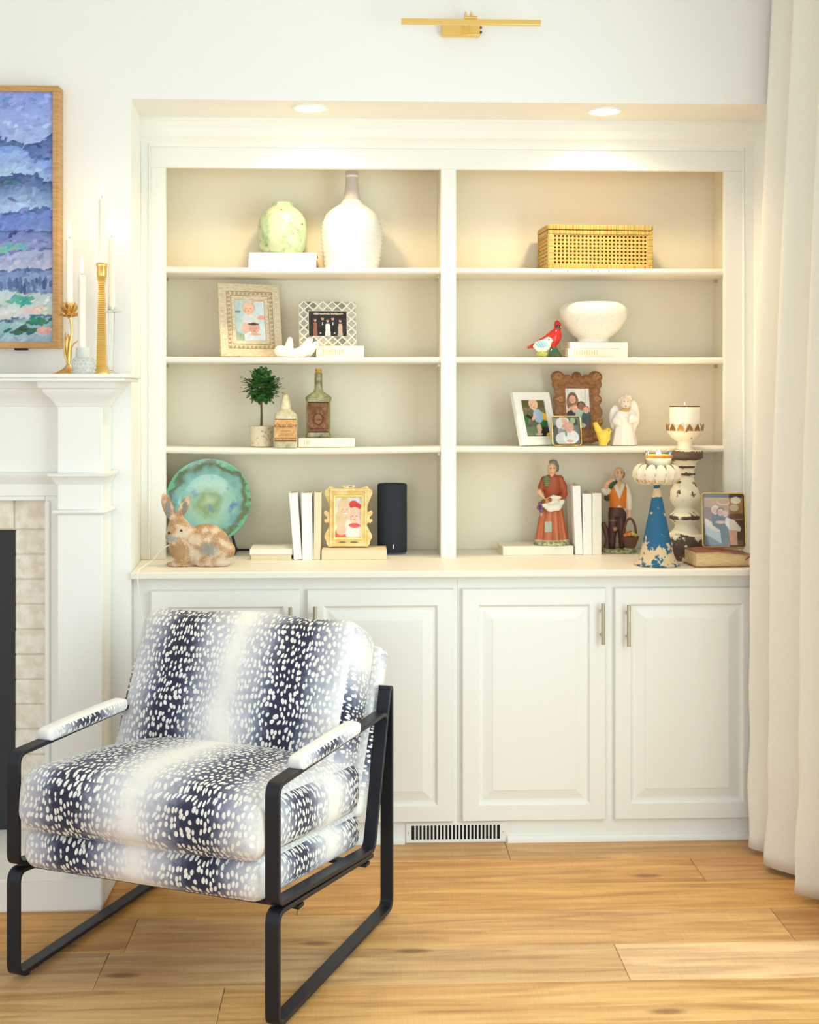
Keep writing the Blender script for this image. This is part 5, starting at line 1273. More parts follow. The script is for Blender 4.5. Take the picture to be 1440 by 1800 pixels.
def rpaint(P, C):
    n = np.sin(P[:, 0] * 160 + 2 * np.sin(P[:, 2] * 90)) + np.sin(P[:, 2] * 140 + P[:, 1] * 90) + np.sin(P[:, 0] * 61 - P[:, 2] * 75 + 1)
    n2 = np.sin(P[:, 0] * 420 + np.sin(P[:, 2] * 380) * 2) * np.sin(P[:, 2] * 460 + P[:, 1] * 300)
    C = np.array((196, 160, 124))[None] + n[:, None] * 9 + n2[:, None] * 12
    w_ = np.clip((n - .3) / 1.2, 0, 1)[:, None] * .7; C = C * (1 - w_) + np.array((220, 204, 182)) * w_ + rng.normal(0, 11, len(P))[:, None]
    for (px, py, rx, ry, col) in ((370, 963, 17, 13, (150, 152, 150)), (305, 944, 11, 7, (150, 156, 158)), (325, 935, 14, 9, (222, 208, 186)), (345, 975, 10, 14, (226, 212, 190)), (318, 970, 20, 15, (176, 138, 100)), (396, 985, 18, 8, (218, 206, 184)), (345, 945, 12, 10, (222, 200, 176))):
        d = ((P[:, 0] - (px - 350) * k) / (rx * k)) ** 2 + ((P[:, 2] - it.h(py)) / (ry * k)) ** 2 + .35 * n2
        w_ = np.clip(1.3 - d, 0, 1)[:, None] * .85; C = C * (1 - w_) + np.array(col) * w_
    for (px, py) in ((326, 893), (297, 895)):
        d = ((P[:, 0] - (px - 350) * k) / (5 * k)) ** 2 + ((P[:, 2] - it.h(py)) / (17 * k)) ** 2; m_ = (d < 1) & (P[:, 1] < -6 * k); C[m_] = (140, 138, 128)
    for px, py in ((301, 934), (322, 930)):
        d = ((P[:, 0] - (px - 350) * k) / (2.6 * k)) ** 2 + ((P[:, 2] - it.h(py)) / (2.6 * k)) ** 2; C[(d < 1) & (P[:, 1] < 0)] = (70, 60, 52)
    return C
s_.build('body', vcol('weathered_stone', 0.85, spec=0.2, bump=0.9, bscale=190), it.root, (-66 * k, -36 * k, 0.0), (68 * k, 36 * k, 135 * k), 1.7 * k, rpaint)
# books, gold frame, speaker
Yb = 4.27; kb = kk(480, Yb)
book('tan book at the bottom of the pair beside the standing white books', 439, 514, Yb, ZCc, 9.5 * kb, 0.14, TAN, spine='back', group='pair of flat books by the rabbit')
book('cream book on top of the pair beside the standing white books', 439, 514, Yb, ZCc + 9.8 * kb, 9.5 * kb, 0.14, CREAM, group='pair of flat books by the rabbit')
z_ = ZCc
hgt = lambda py, px: (983 - py) * kk(px, Yb)
book('leftmost of three upright white books, leaning right', 516.5, 531, Yb, z_ + .001, 0, 0.15, IVORY, True, hgt(866, 520), 'upright books by the gold frame', tilt=math.radians(-4.2))
book('widest upright white book, middle of three by the gold frame', 531.5, 550, Yb, z_, 0, 0.15, IVORY, True, hgt(866, 540), 'upright books by the gold frame', tilt=math.radians(-0.8))
book('upright tan book, the one nearest the gold frame', 551, 563, Yb, z_, 0, 0.15, TAN, True, hgt(865, 558), 'upright books by the gold frame', tilt=math.radians(0.8))
th = 16.5 * kk(620, 4.265)
book('tan book lying flat under the gold frame', 565.5, 680, 4.268, z_, th, 0.13, TAN)
Yg = 4.335; it0 = It('ornate_photo_frame', 'ornate gold scrolled frame with a photo of two smiling faces', 'picture frame', 612, Yg, z_ + th + .0006, 'framed photographs on the shelves', math.radians(-2), -math.radians(8))
k = it0.k; r = it0.root; r.location.z += 0.0022
# outline measured from the photograph, half drawn then mirrored
half = [(0, 964.5), (4, 966), (9, 965.5), (10, 962), (7, 960), (4, 961), (5, 957.5), (12, 957), (20, 961), (27, 966.8), (34, 967), (38, 962), (38.5, 957), (42, 951), (41.5, 945), (37, 937), (33, 929), (34.5, 924.5), (40, 925), (43, 921), (41, 917.5), (38, 919), (37.5, 914.5), (41, 912), (43.5, 907), (40.5, 902.5), (36.5, 905), (34, 906), (33.5, 899), (35, 890), (40, 880), (43, 872), (41, 866), (36, 864.5), (35, 860), (30, 859.5), (24, 862), (18, 866.5), (13, 868), (9, 866.5), (9.5, 862.5), (12, 862), (11, 858.5), (7, 858.5), (5, 861), (2.5, 858.8), (0, 858)]
H2 = lambda py: (967.2 - py) * k * 1.0
outl = [(x * k, H2(y_)) for x, y_ in half] + [(-x * k, H2(y_)) for x, y_ in half[-2:0:-1]]
hole = [(-22.5 * k, H2(950)), (22.5 * k, H2(950)), (22.5 * k, H2(880)), (-22.5 * k, H2(880))]
IVG = mat('antique_gold_leaf', rgb(222, 186, 108), 0.4, 0.35, col2=rgb(236, 210, 150), scale=40, lo=.4, hi=.6, bump=0.1, bscale=80)
MB().prism(outl, 0, 0.014, holes=[hole]).build('frame', IVG, r, bevel=0.0035, seg=3)
for d0, d1, y0 in ((25.5, 23, -0.006), (33, 29, -0.0045)):
    sc = lambda d: [(-d * k, H2(915 + d * 1.55)), (d * k, H2(915 + d * 1.55)), (d * k, H2(915 - d * 1.55)), (-d * k, H2(915 - d * 1.55))]
    MB().prism(sc(d0), y0, 0.002, holes=[sc(d1)]).build('inner_bead' if d0 < 30 else 'raised_rim', GOLD if d0 < 30 else IVG, r, bevel=0.0015)
p = Print(64, 92, (234, 226, 214)); p.ell(.36, .30, .28, .30, (226, 200, 158)); p.ell(.22, .55, .2, .25, (222, 196, 156)); p.rect(.55, .0, 1, .14, (214, 224, 226))
p.ell(.30, .95, .42, .17, (224, 108, 84)); p.ell(.24, .82, .2, .12, (238, 190, 164)); p.head(.38, .31, .215, (242, 200, 172)); p.poly([(.16, .1), (.5, .02), (.56, .12), (.34, .16), (.2, .34), (.12, .5)], (232, 206, 160))
p.ell(.74, .88, .34, .22, (246, 236, 224)); p.ell(.70, .18, .17, .10, (226, 74, 60)); p.ell(.86, .23, .12, .09, (214, 66, 60)); p.head(.74, .48, .235, (246, 200, 178), (236, 208, 172)); p.ell(.74, .70, .22, .06, (224, 96, 84)); p.ell(.4, .40, .08, .018, (250, 246, 240)); p.noise(4)
p.build('photo', r, -23 * k, 23 * k, H2(950.5), H2(879.5), 0.003)
MB().box(-28 * k, 28 * k, 0.005, 0.0135, H2(955), H2(875)).build('backing', mat('easel_board', rgb(96, 66, 44), 0.8), r)
it = It('speaker', 'black cylindrical fabric smart speaker with a small white mark', 'speaker', 689.5, 4.445, ZCc)
k = it.k; b0 = it.py0
SPK = mat('black_speaker_mesh', rgb(46, 50, 56), 0.85, col2=rgb(62, 66, 72), scale=900, spec=0.2, bump=0.3, bscale=1500)
it.lathe('body', [(25, b0 - 2.5), (26, b0 - 4), (26, 853), (25.2, 850.8), (24, 850.2), (23, 851)], SPK, 56)
it.lathe('base_ring', [(23, b0), (24.6, b0 - .4), (25.2, b0 - 2.6), (23, b0 - 2.7)], mat('grey_plastic', rgb(90, 104, 116), 0.35), 48)
MB().box(0.5 * k, 2.3 * k, -26.35 * k, -25.2 * k, it.h(961), it.h(954)).build('logo_mark', IVORY, it.root)

# ================================================================== RIGHT BAY, TOP SHELF: rattan box
Yr = 4.345; zr = shz(1, 1045) + .0004
kx = kk(1055, Yr)
RW = X(1150, Yr) - X(962, Yr); RD = 0.17
it = It('rattan_box', 'lidded rattan box with woven cane panels and wrapped edges', 'box', 1056, Yr, zr, None, math.radians(4))
k = it.k; H0 = it.h(405); H1 = it.h(395)
RAT = bpy.data.materials.new('wrapped_rattan'); RAT.use_nodes = True
def wrap_mat(m, ax):
    m.use_nodes = True
    N = m.node_tree.nodes; L = m.node_tree.links; b = N['Principled BSDF']; b.inputs['Roughness'].default_value = .5
    tc = N.new('ShaderNodeTexCoord'); w_ = N.new('ShaderNodeTexWave'); w_.bands_direction = ax; w_.inputs['Scale'].default_value = 62; w_.inputs['Distortion'].default_value = .6; w_.inputs['Detail'].default_value = 1
    L.new(tc.outputs['Object'], w_.inputs[0]); n = N.new('ShaderNodeTexNoise'); n.inputs['Scale'].default_value = 30; L.new(tc.outputs['Object'], n.inputs[0])
    c = N.new('ShaderNodeValToRGB'); e = c.color_ramp.elements; e[0].color = rgb(150, 104, 44); e[0].position = .05; e[1].color = rgb(240, 204, 120); e[1].position = .55; L.new(w_.outputs[0], c.inputs[0])
    mx = N.new('ShaderNodeMix'); mx.data_type = 'RGBA'; mx.blend_type = 'MULTIPLY'; r = N.new('ShaderNodeMapRange'); r.inputs[1].default_value = .3; r.inputs[2].default_value = .7; r.inputs[3].default_value = .82; r.inputs[4].default_value = 1.05; L.new(n.outputs[0], r.inputs[0])
    mx.inputs[0].default_value = 1; L.new(c.outputs[0], mx.inputs[6]); L.new(r.outputs[0], mx.inputs[7]); L.new(mx.outputs[2], b.inputs['Base Color'])
    bp = N.new('ShaderNodeBump'); bp.inputs['Strength'].default_value = .8; bp.inputs['Distance'].default_value = .002; L.new(w_.outputs[0], bp.inputs['Height']); L.new(bp.outputs[0], b.inputs['Normal'])
    return m
RX = wrap_mat(RAT, 'X'); RZ = wrap_mat(bpy.data.materials.new('wrapped_rattan_post'), 'Z'); RY = wrap_mat(bpy.data.materials.new('wrapped_rattan_side'), 'Y')
CANE = mat('woven_cane', rgb(226, 184, 96), 0.55, col2=rgb(242, 208, 126), scale=80)
INS = mat('box_inside', rgb(70, 44, 20), 0.9)
w2 = RW / 2; e = 9.5 * k; HL = it.h(404.5)
body = empty('body', (0, 0, 0)); body.parent = it.root
bdy = MB().box(-w2 + .006, w2 - .006, .006, RD - .006, .002, HL - .002).build('liner', INS, it.root)
bpy.data.objects.remove(body)
for z0, z1 in ((0, 8 * k), (HL - 8 * k, HL - .0012)):
    for y0, y1 in ((0, .012), (RD - .012, RD)): MB().box(-w2, w2, y0, y1, z0, z1).build('edge_rail', RX, it.root, bevel=.003)
    for x0, x1 in ((-w2, -w2 + .012), (w2 - .012, w2)): MB().box(x0, x1, .012, RD - .012, z0, z1).build('side_rail', RY, it.root, bevel=.003)
for x0, x1 in ((-w2, -w2 + 10 * k), (w2 - 10 * k, w2)):
    for y0, y1 in ((-.0005, .014), (RD - .014, RD)): MB().box(x0, x1, y0, y1, 8 * k, HL - 8 * k).build('corner_post', RZ, it.root, bevel=.003)
def cane(mb, L0, Hh, tf, pitch=7 * k):
    """hexagonal cane weave: paired uprights and rails plus both diagonals"""
    def strip(p, q, w_, d):
        p = Vector((p[0], p[1])); q = Vector((q[0], q[1])); t = (q - p).normalized(); n = Vector((-t.y, t.x)) * w_
        vs = [tf(*(p + n), d), tf(*(q + n), d), tf(*(q - n), d), tf(*(p - n), d)] + [tf(*(p + n), d + .0006), tf(*(q + n), d + .0006), tf(*(q - n), d + .0006), tf(*(p - n), d + .0006)]
        mb.add(vs, [(0, 1, 2, 3), (7, 6, 5, 4), (0, 4, 5, 1), (1, 5, 6, 2), (2, 6, 7, 3), (3, 7, 4, 0)])
    nxx = int(L0 / pitch); px_ = L0 / nxx; nzz = max(1, int(round(Hh / pitch))); pz = Hh / nzz
    for i in range(nxx + 1):
        for dd in (-.10, .10): strip((min(max(px_ * (i + dd), 0), L0), 0), (min(max(px_ * (i + dd), 0), L0), Hh), px_ * .055, .0006)
    for j in range(nzz + 1):
        for dd in (-.10, .10): strip((0, min(max(pz * (j + dd), 0), Hh)), (L0, min(max(pz * (j + dd), 0), Hh)), px_ * .055, .0)
    for i in range(-nzz, nxx + 1):
        for sg in (1, -1):
            a = [px_ * (i + .5), 0] if sg == 1 else [px_ * (i + nzz + .5), 0]; t0, t1 = 0.0, 1.0; dx = sg * px_ * nzz
            for lim in (0, L0):
                pass
            lo_, hi_ = sorted(((0 - a[0]) / dx, (L0 - a[0]) / dx)); t0 = max(0, lo_); t1 = min(1, hi_)
            if t1 - t0 < .02: continue
            strip((a[0] + dx * t0, Hh * t0), (a[0] + dx * t1, Hh * t1), px_ * .06, -.0006 if sg == 1 else .0003)
cz0, cz1 = 8 * k, HL - 8 * k
cm = MB(); cane(cm, RW - 20 * k, cz1 - cz0, lambda a, b_, d: (-w2 + 10 * k + a, .0042 + d, cz0 + b_)); cm.build('cane_panel', CANE, it.root, flat=True, kind='stuff')
for sx_ in (-1, 1):
    cm = MB(); cane(cm, RD - .028, cz1 - cz0, lambda a, b_, d: (sx_ * (w2 - .0042 - d), .014 + a, cz0 + b_)); cm.build('cane_panel', CANE, it.root, flat=True, kind='stuff')
lid = MB().box(-w2 - .001, w2 + .001, -.001, .012, HL + .0006, HL + 9 * k).build('lid', RX, it.root, bevel=.003)
MB().box(-w2 - .001, w2 + .001, RD - .011, RD + .001, HL + .0006, HL + 9 * k).build('lid_rail', RX, lid, bevel=.003)
for x0, x1 in ((-w2 - .001, -w2 + .012), (w2 - .012, w2 + .001)): MB().box(x0, x1, .012, RD - .011, HL + .0006, HL + 9 * k).build('lid_rail', RY, lid, bevel=.003)
MB().box(-w2 + .012, w2 - .012, .012, RD - .011, HL + .001, HL + 7 * k).build('lid_top', CANE, lid)

# ================================================================== RIGHT BAY, SECOND SHELF
GL = vcol('glossy_painted_ceramic', 0.15, coat=0.5)
z = shz(2, 960) + .0004
it = It('cardinal_figurine', 'glossy red cardinal bird figurine perched on a green stump', 'figurine', 960, 4.41, z)
k = it.k; q = lambda px, py, y=0: ((px - 960) * k, y * k, it.h(py)); s_ = Sdf(4 * k); RED = (214, 40, 28)
s_.ell(q(974, 594), (12.5 * k, 11 * k, 18 * k), RED, Matrix.Rotation(.45, 4, 'Y')).ell(q(981, 574), (6.8 * k, 6.8 * k, 8 * k), RED).ell(q(979.5, 568), (4.2 * k, 4 * k, 5 * k), RED)
s_.path([q(966, 596, 2), q(952, 602, 3), q(938, 608, 4), q(929, 611, 4)], [10 * k, 6.5 * k, 3.4 * k, 2.2 * k], RED).ell(q(973, 611), (5.5 * k, 5.5 * k, 5 * k), (190, 30, 24))
s_.cap(q(984, 573, -3), q(986, 576, -6), 2.6 * k, 1.0 * k, (236, 150, 40), 1 * k)
s_.cone([(13.5 * k, 0), (13 * k, 3 * k), (9.5 * k, 10 * k), (6.5 * k, 17 * k)], (34, 96, 78), ((974 - 960) * k, 0), .9, 5, .08, 1 * k)
def cpaint(P, C):
    d = ((P[:, 0] - 20.6 * k) / (4.2 * k)) ** 2 + ((P[:, 2] - it.h(574.5)) / (3.6 * k)) ** 2; C[(d < 1) & (P[:, 1] < -1.5 * k) & (C[:, 1] < 100)] = (36, 30, 34)
    st = P[:, 2] < 10 * k; m_ = st & (np.sin(P[:, 0] * 900 + P[:, 2] * 700) > .2); C[m_] = np.where(C[m_] * 0 + 1, (90, 78, 58), 0)
    return C
s_.build('body', GL, it.root, (-38 * k, -17 * k, 0), (40 * k, 17 * k, 66 * k), 1.0 * k, cpaint)
it = It('bluebird_figurine', 'small white and blue bird figurine in front of the red cardinal', 'figurine', 957, 4.355, z)
k = it.k; q = lambda px, py, y=0: ((px - 957) * k, y * k, it.h(py)); s_ = Sdf(3 * k); WB = (232, 238, 228)
s_.ell(q(954, 608), (15 * k, 10 * k, 11 * k), WB, Matrix.Rotation(-.25, 4, 'Y')).ell(q(964, 599), (7.5 * k, 7 * k, 6.5 * k), WB).path([q(944, 606, 1), q(939, 609, 1)], [5 * k, 2 * k], WB).cap(q(969, 599, -3), q(972, 600, -4), 1.8 * k, .7 * k, (226, 190, 120), .5 * k)
s_.ell(q(953, 622), (10 * k, 8 * k, 5.5 * k), (176, 186, 72), None, 2 * k)
def bpaint(P, C):
    d = ((P[:, 0] + 6 * k) / (10 * k)) ** 2 + ((P[:, 2] - it.h(605)) / (6.5 * k)) ** 2; m_ = (d < 1) & (np.abs(P[:, 1]) > 2 * k); C[m_] = np.array((150, 200, 220)) + 26 * np.sin(P[m_][:, :1] * 700 + P[m_][:, 2:] * 400)
    d = ((P[:, 0] - 7 * k) / (1.4 * k)) ** 2 + ((P[:, 2] - it.h(597)) / (1.4 * k)) ** 2; C[(d < 1) & (P[:, 1] < 0)] = (30, 30, 30); return C
s_.build('body', GL, it.root, (-24 * k, -13 * k, 0), (22 * k, 13 * k, 38 * k), .9 * k, bpaint)
kb = kk(1045, 4.36)
ta, tb = 15.2 * kb, 11.6 * kb
zz = shz(2, 1048) + .0004
book('lower cream book with gilt lettering under the white bowl', 998, 1105, 4.362, zz, ta, 0.15, CREAM, group='books under the white bowl', rz=math.radians(5), gilt=10)
book('upper white book directly beneath the white bowl', 1001, 1105, 4.366, zz + ta + .0003, tb, 0.15, IVORY, group='books under the white bowl', rz=math.radians(5))
it = It('white_bowl', 'white textured ceramic bowl with rounded shoulders on two books', 'bowl', 1043.5, 4.422, zz + ta + tb + .0008)
b0 = it.py0
it.lathe('body', [(27, b0), (28, b0 - 2), (27.5, b0 - 6), (30, b0 - 8), (34, 591.5), (40, 586), (47, 578), (53.5, 568.5), (58, 559.5), (59.6, 551), (59, 544), (56, 538), (49, 533.6), (45, 532.8), (42.5, 533.5), (43, 536), (50, 540), (54, 547), (50, 562), (38, 580), (20, 590), (.5, 591)], mat('textured_white_ceramic', rgb(248, 242, 228), 0.6, col2=rgb(236, 226, 204), scale=160, lo=.55, hi=.7, bump=0.55, bscale=110), 64)

# ================================================================== RIGHT BAY, THIRD SHELF
z = shz(3, 940) + .0004
# carved brown frame (one continuous carved body)
Y = 4.455; k = kk(1018, Y)
hg = (783 - 655) * k; wd = 92 * k
r = framed('carved_wood_frame', 'brown wood frame deeply carved with scrolls, around a family photo', 1019, Y, shz(3, 1019) + .0004, wd, hg, math.radians(8), math.radians(9), 0.016)
s_ = Sdf(2 * k); BR = (150, 106, 66)
Hc = lambda py: (785 - py) * k
def frame_sdf(P):
    q_ = np.abs(P[:, [0, 2]] - np.array((0, Hc(720)))) - np.array((34 * k, 55 * k)); o_ = np.linalg.norm(np.maximum(q_, 0), axis=1) + np.minimum(q_.max(axis=1), 0)
    q_ = np.abs(P[:, [0, 2]] - np.array((1 * k, Hc(722)))) - np.array((22 * k, 37 * k)); i2 = np.linalg.norm(np.maximum(q_, 0), axis=1) + np.minimum(q_.max(axis=1), 0)
    return np.maximum(np.maximum(o_, -i2), np.abs(P[:, 1] - .006) - .006)
s_.p.append((frame_sdf, BR, None))
for sg in (-1, 1):
    for (dx, py, rx, rz, ry) in ((35, 665, 13, 11, .012), (27, 672, 10, 9, .013), (40, 678, 6, 8, .010), (34, 690, 9, 8, .011), (31, 704, 7, 10, .011), (38, 706, 7, 9, .010), (34, 722, 8, 9, .012), (40, 728, 5, 8, .009), (32, 738, 8, 8, .011), (38, 745, 7, 9, .010), (33, 757, 8, 8, .012), (40, 765, 6, 7, .010), (32, 772, 10, 8, .012), (22, 776, 9, 7, .012), (11, 777, 8, 6, .011), (18, 668, 8, 7, .012), (9, 672, 7, 6, .011)):
        s_.ell((sg * dx * k, -.001, Hc(py)), (rx * k, ry, rz * k), BR)
    for (dx, py, R1) in ((35, 665, 7), (34, 706, 6), (36, 745, 6), (30, 772, 6)):
        for a in range(9):                                            # scroll ridges
            t = a * .8; rr = R1 * (1 - a / 12); s_.ell((sg * (dx + rr * math.cos(t)) * k, -.013, Hc(py) + rr * math.sin(t) * k), (2.1 * k, .004, 2.1 * k), (176, 128, 82), None, .6 * k)
s_.ell((0, -.002, Hc(663)), (8.5 * k, .014, 8 * k), BR).ell((0, -.01, Hc(663)), (5 * k, .009, 5 * k), (120, 82, 50), None, .5 * k)
def wpaint(P, C):
    n = np.sin(P[:, 2] * 420 + 3 * np.sin(P[:, 0] * 210)) * np.sin(P[:, 0] * 330 + P[:, 1] * 260); C = C + n[:, None] * 12
    return np.clip(C, 40, 240)
s_.build('frame', vcol('carved_wood', 0.6, bump=0.35, bscale=240), r, (-56 * k, -.022, 0), (56 * k, .016, 136 * k), 1.35 * k, wpaint)
p = Print(56, 96, (224, 226, 220)); p.grad(lambda x, y: y, (236, 236, 228), (214, 216, 206)); p.rect(.1, .0, .14, .6, (206, 212, 206)); p.rect(.8, 0, .84, .5, (206, 212, 206))
p.ell(.30, .34, .24, .24, (140, 104, 78)); p.head(.30, .27, .15, (224, 176, 150), (120, 86, 62)); p.ell(.32, .56, .26, .13, (232, 190, 172)); p.ell(.34, .63, .30, .12, (60, 62, 74)); p.head(.38, .50, .13, (236, 186, 164), (200, 160, 120))
p.ell(.62, .66, .24, .16, (168, 196, 188)); p.head(.64, .44, .15, (150, 104, 82), (80, 58, 46)); p.ell(.84, .74, .22, .2, (78, 98, 96)); p.head(.82, .52, .12, (232, 180, 156), (200, 90, 80)); p.rect(0, .84, 1, 1, (120, 96, 76)); p.ell(.45, .88, .35, .07, (200, 190, 178)); p.noise(6)
p.build('photo', r, -22.5 * k, 24.5 * k, Hc(760), Hc(684), .006)
# white frame
Y = 4.375; k = kk(935, Y); wd, hg = 82 * k, 97 * k
r = framed('white_photo_frame', 'white wood frame with a photo of a toddler riding a toy tractor', 951, Y, z, wd, hg, math.radians(17), math.radians(30), 0.017)
o, i_ = rectring(-wd / 2, wd / 2, 0, hg, .030); MB().prism(o, 0, .017, holes=[i_]).build('frame', TRIM, r, bevel=.0012)
o, i_ = rectring(-wd / 2 + .022, wd / 2 - .022, .022, hg - .022, .0065); MB().prism(o, -.003, .002, holes=[i_]).build('inner_lip', TRIM, r, bevel=.001)
p = Print(56, 76, (116, 112, 76)); p.grad(lambda x, y: y * 1.2, (128, 116, 78), (96, 104, 84)); p.noise(9, 10); p.rect(0, 0, 1, .2, (96, 92, 62)); p.poly([(0, .75), (.5, .7), (1, .85), (1, 1), (0, 1)], (112, 130, 98))
p.poly([(.70, .30), (.98, .38), (1, .56), (.72, .52)], (236, 186, 40)); p.ell(.84, .72, .26, .16, (34, 112, 52)); p.ell(.84, .88, .22, .15, (28, 30, 28)); p.ell(.97, .95, .12, .07, (236, 186, 40)); p.ell(.28, .46, .16, .04, (40, 44, 36), .4); p.ell(.1, .55, .09, .12, (46, 118, 60))
p.poly([(.5, .70), (.66, .62), (.70, .80), (.60, .93), (.52, .93)], (228, 184, 156)); p.ell(.56, .92, .16, .03, (214, 190, 170)); p.ell(.64, .44, .20, .18, (158, 190, 222)); p.poly([(.52, .36), (.36, .5), (.38, .56), (.6, .46)], (232, 190, 164)); p.head(.52, .15, .17, (236, 190, 160), (226, 200, 150)); p.noise(4)
p.build('photo', r, -wd / 2 + .028, wd / 2 - .028, .028, hg - .028, .004)
MB().box(-wd / 2 + .006, wd / 2 - .006, .006, .0165, .006, hg - .006).build('backing', mat('easel_board', rgb(96, 66, 44), 0.8), r)
# small gilt glass frame
def wireframe(name, label, px, Y, z, wd, hg, lean, yaw, p, group='framed photographs on the shelves', rr=.0022, knobs=True, border=.004):
    r = framed(name, label, px, Y, z + .004, wd, hg, lean, yaw, .005, group)
    BRS = mat('polished_brass_wire', rgb(236, 204, 120), 0.22, 0.9)
    c = .006; P_ = [(-wd / 2 + c, 0), (wd / 2 - c, 0), (wd / 2, c), (wd / 2, hg - c), (wd / 2 - c, hg), (-wd / 2 + c, hg), (-wd / 2, hg - c), (-wd / 2, c)]
    P_ = [(x, .002, zz_) for x, zz_ in P_]; P_ = P_ + P_[:2]
    MB().tube(P_, rr, 8).build('frame', BRS, r)
    p.build('photo', r, -wd / 2 + border, wd / 2 - border, border, hg - border, .003)
    gl = MB().box(-wd / 2 + .002, wd / 2 - .002, .0002, .0014, .002, hg - .002).build('glass_pane', PANE, r)
    MB().box(-wd / 2 + .002, wd / 2 - .002, .0034, .0050, .002, hg - .002).build('backing', mat('easel_board', rgb(96, 66, 44), 0.8), r)
    for x in (-wd * .28, wd * .28): MB().tube([(x - .006, .002, -.0022), (x + .006, .002, -.0022)], .002, 8).build('foot', BRS, r)
    if knobs:
        for zz_ in (hg * .25, hg * .75): MB().sph((wd / 2 + .0025, .002, zz_), .0026, 10, 8).build('hinge', BRS, r)
    return r
p = Print(64, 64, (96, 104, 92)); p.grad(lambda x, y: x, (150, 156, 140), (110, 124, 110)); p.rect(.5, .05, .95, .3, (60, 84, 66)); p.ell(.75, .12, .1, .12, (170, 200, 160)); p.rect(0, .3, .2, 1, (92, 84, 76)); p.ell(.30, .45, .12, .3, (150, 160, 160))
p.ell(.38, .80, .3, .25, (228, 226, 218)); p.ell(.66, .74, .3, .26, (248, 246, 240)); p.head(.40, .24, .2, (238, 186, 164), (238, 236, 230)); p.ell(.24, .22, .12, .2, (236, 232, 224)); p.head(.60, .40, .17, (242, 186, 168), (232, 172, 150), -.2); p.ell(.48, .62, .04, .1, (110, 160, 90)); p.ell(.62, .88, .14, .06, (236, 180, 160)); p.noise(5)
kq = kk(997, 4.335)
wireframe('square_photo_frame', 'small square brass framed glass photo of an old man holding a baby', 998, 4.335, z, 53 * kq, 51 * kq, math.radians(10), math.radians(10), p, knobs=False)
# yellow bird
it = It('yellow_bird_figurine', 'small yellow bird figurine with upright tail beside the carved frame', 'figurine', 1060, 4.40, shz(3, 1060) + .0004)
k = it.k; q = lambda px, py, y=0: ((px - 1060) * k, y * k, it.h(py)); s_ = Sdf(4 * k); YL_ = (250, 212, 84)
s_.ell(q(1062, 768), (11 * k, 10 * k, 12.5 * k), YL_).ell(q(1068, 758, -3), (6 * k, 6 * k, 5.5 * k), YL_).path([q(1056, 764), q(1051, 754), q(1047, 746)], [7 * k, 5 * k, 4.6 * k], YL_).cap(q(1072, 757, -4), q(1075, 758, -5), 2 * k, .8 * k, (240, 190, 60), .6 * k).cone([(7 * k, 0), (7 * k, 6 * k)], YL_)
def ypaint(P, C):
    d = ((P[:, 0] - 9 * k) / (1.2 * k)) ** 2 + ((P[:, 2] - it.h(756.5)) / (1.2 * k)) ** 2; C[(d < 1) & (P[:, 1] < -4 * k)] = (90, 70, 20); return C
s_.build('body', vcol('satin_painted_ceramic', 0.4), it.root, (-24 * k, -14 * k, 0), (22 * k, 14 * k, 48 * k), .9 * k, ypaint)
# angel
it = It('angel_figurine', 'white ceramic angel figurine with large wings and a gold collar', 'figurine', 1098, 4.425, shz(3, 1098) + .0004)
k = it.k; q = lambda px, py, y=0: ((px - 1098) * k, y * k, it.h(py)); s_ = Sdf(3 * k); AW = (250, 244, 234)
s_.cone([(24 * k, 0), (22 * k, 5 * k), (18 * k, 25 * k), (14 * k, 45 * k), (11 * k, 56 * k), (6 * k, 62 * k)], AW, (-1 * k, 0), .75, 7, .05)
s_.ell(q(1099, 709, -2), (9.5 * k, 9.5 * k, 10 * k), (246, 224, 204)).ell(q(1099.5, 705, 2), (10.5 * k, 9.5 * k, 9 * k), (246, 232, 206))
for a in range(9): s_.ell(q(1099 + 9.5 * math.cos(a * .7 + .0), 703 + 6 * math.sin(a * .7 + 3.5), 1), (3.4 * k, 4 * k, 3.4 * k), (248, 232, 204), None, 1 * k)
s_.path([q(1109, 726, -3), q(1113, 736, -9), q(1106, 740, -15)], [6 * k, 7.5 * k, 5 * k], AW).path([q(1088, 728, -3), q(1082, 740, -8), q(1086, 744, -14)], [6 * k, 7.5 * k, 5 * k], AW)
s_.ell(q(1107, 733, -15), (5 * k, 5 * k, 6.5 * k), AW).ell(q(1085, 741, -13), (5 * k, 5 * k, 7 * k), AW)
s_.ell(q(1117, 727, 8), (9.5 * k, 4 * k, 24 * k), AW, Matrix.Rotation(-.10, 4, 'Y')).ell(q(1115, 751, 8), (6 * k, 3.5 * k, 20 * k), AW, Matrix.Rotation(.22, 4, 'Y'))
s_.ell(q(1082, 730, 8), (9.5 * k, 4 * k, 18 * k), AW, Matrix.Rotation(.10, 4, 'Y')).ell(q(1081, 744, 8), (7 * k, 3.5 * k, 15 * k), AW, Matrix.Rotation(-.15, 4, 'Y'))
def apaint(P, C):
    for px, py, rr in ((1095.5, 706, 1.1), (1101.5, 706, 1.1), (1098.5, 713.5, 1.3)):
        d = ((P[:, 0] - (px - 1098) * k) / (rr * k)) ** 2 + ((P[:, 2] - it.h(py)) / (rr * k)) ** 2; C[(d < 1) & (P[:, 1] < -6 * k)] = (110, 84, 80)
    return C
s_.build('body', vcol('matte_bisque', 0.5, bump=0.15, bscale=120), it.root, (-32 * k, -24 * k, 0), (34 * k, 20 * k, 90 * k), 1.15 * k, apaint)
MB().tube([(it.x(1099) + 6.5 * k * math.cos(a), -1.5 * k + 6.5 * k * math.sin(a), it.h(721)) for a in [2 * PI * q_ / 20 for q_ in range(21)]], 2.0 * k, 8).build('collar', GOLD, it.root)

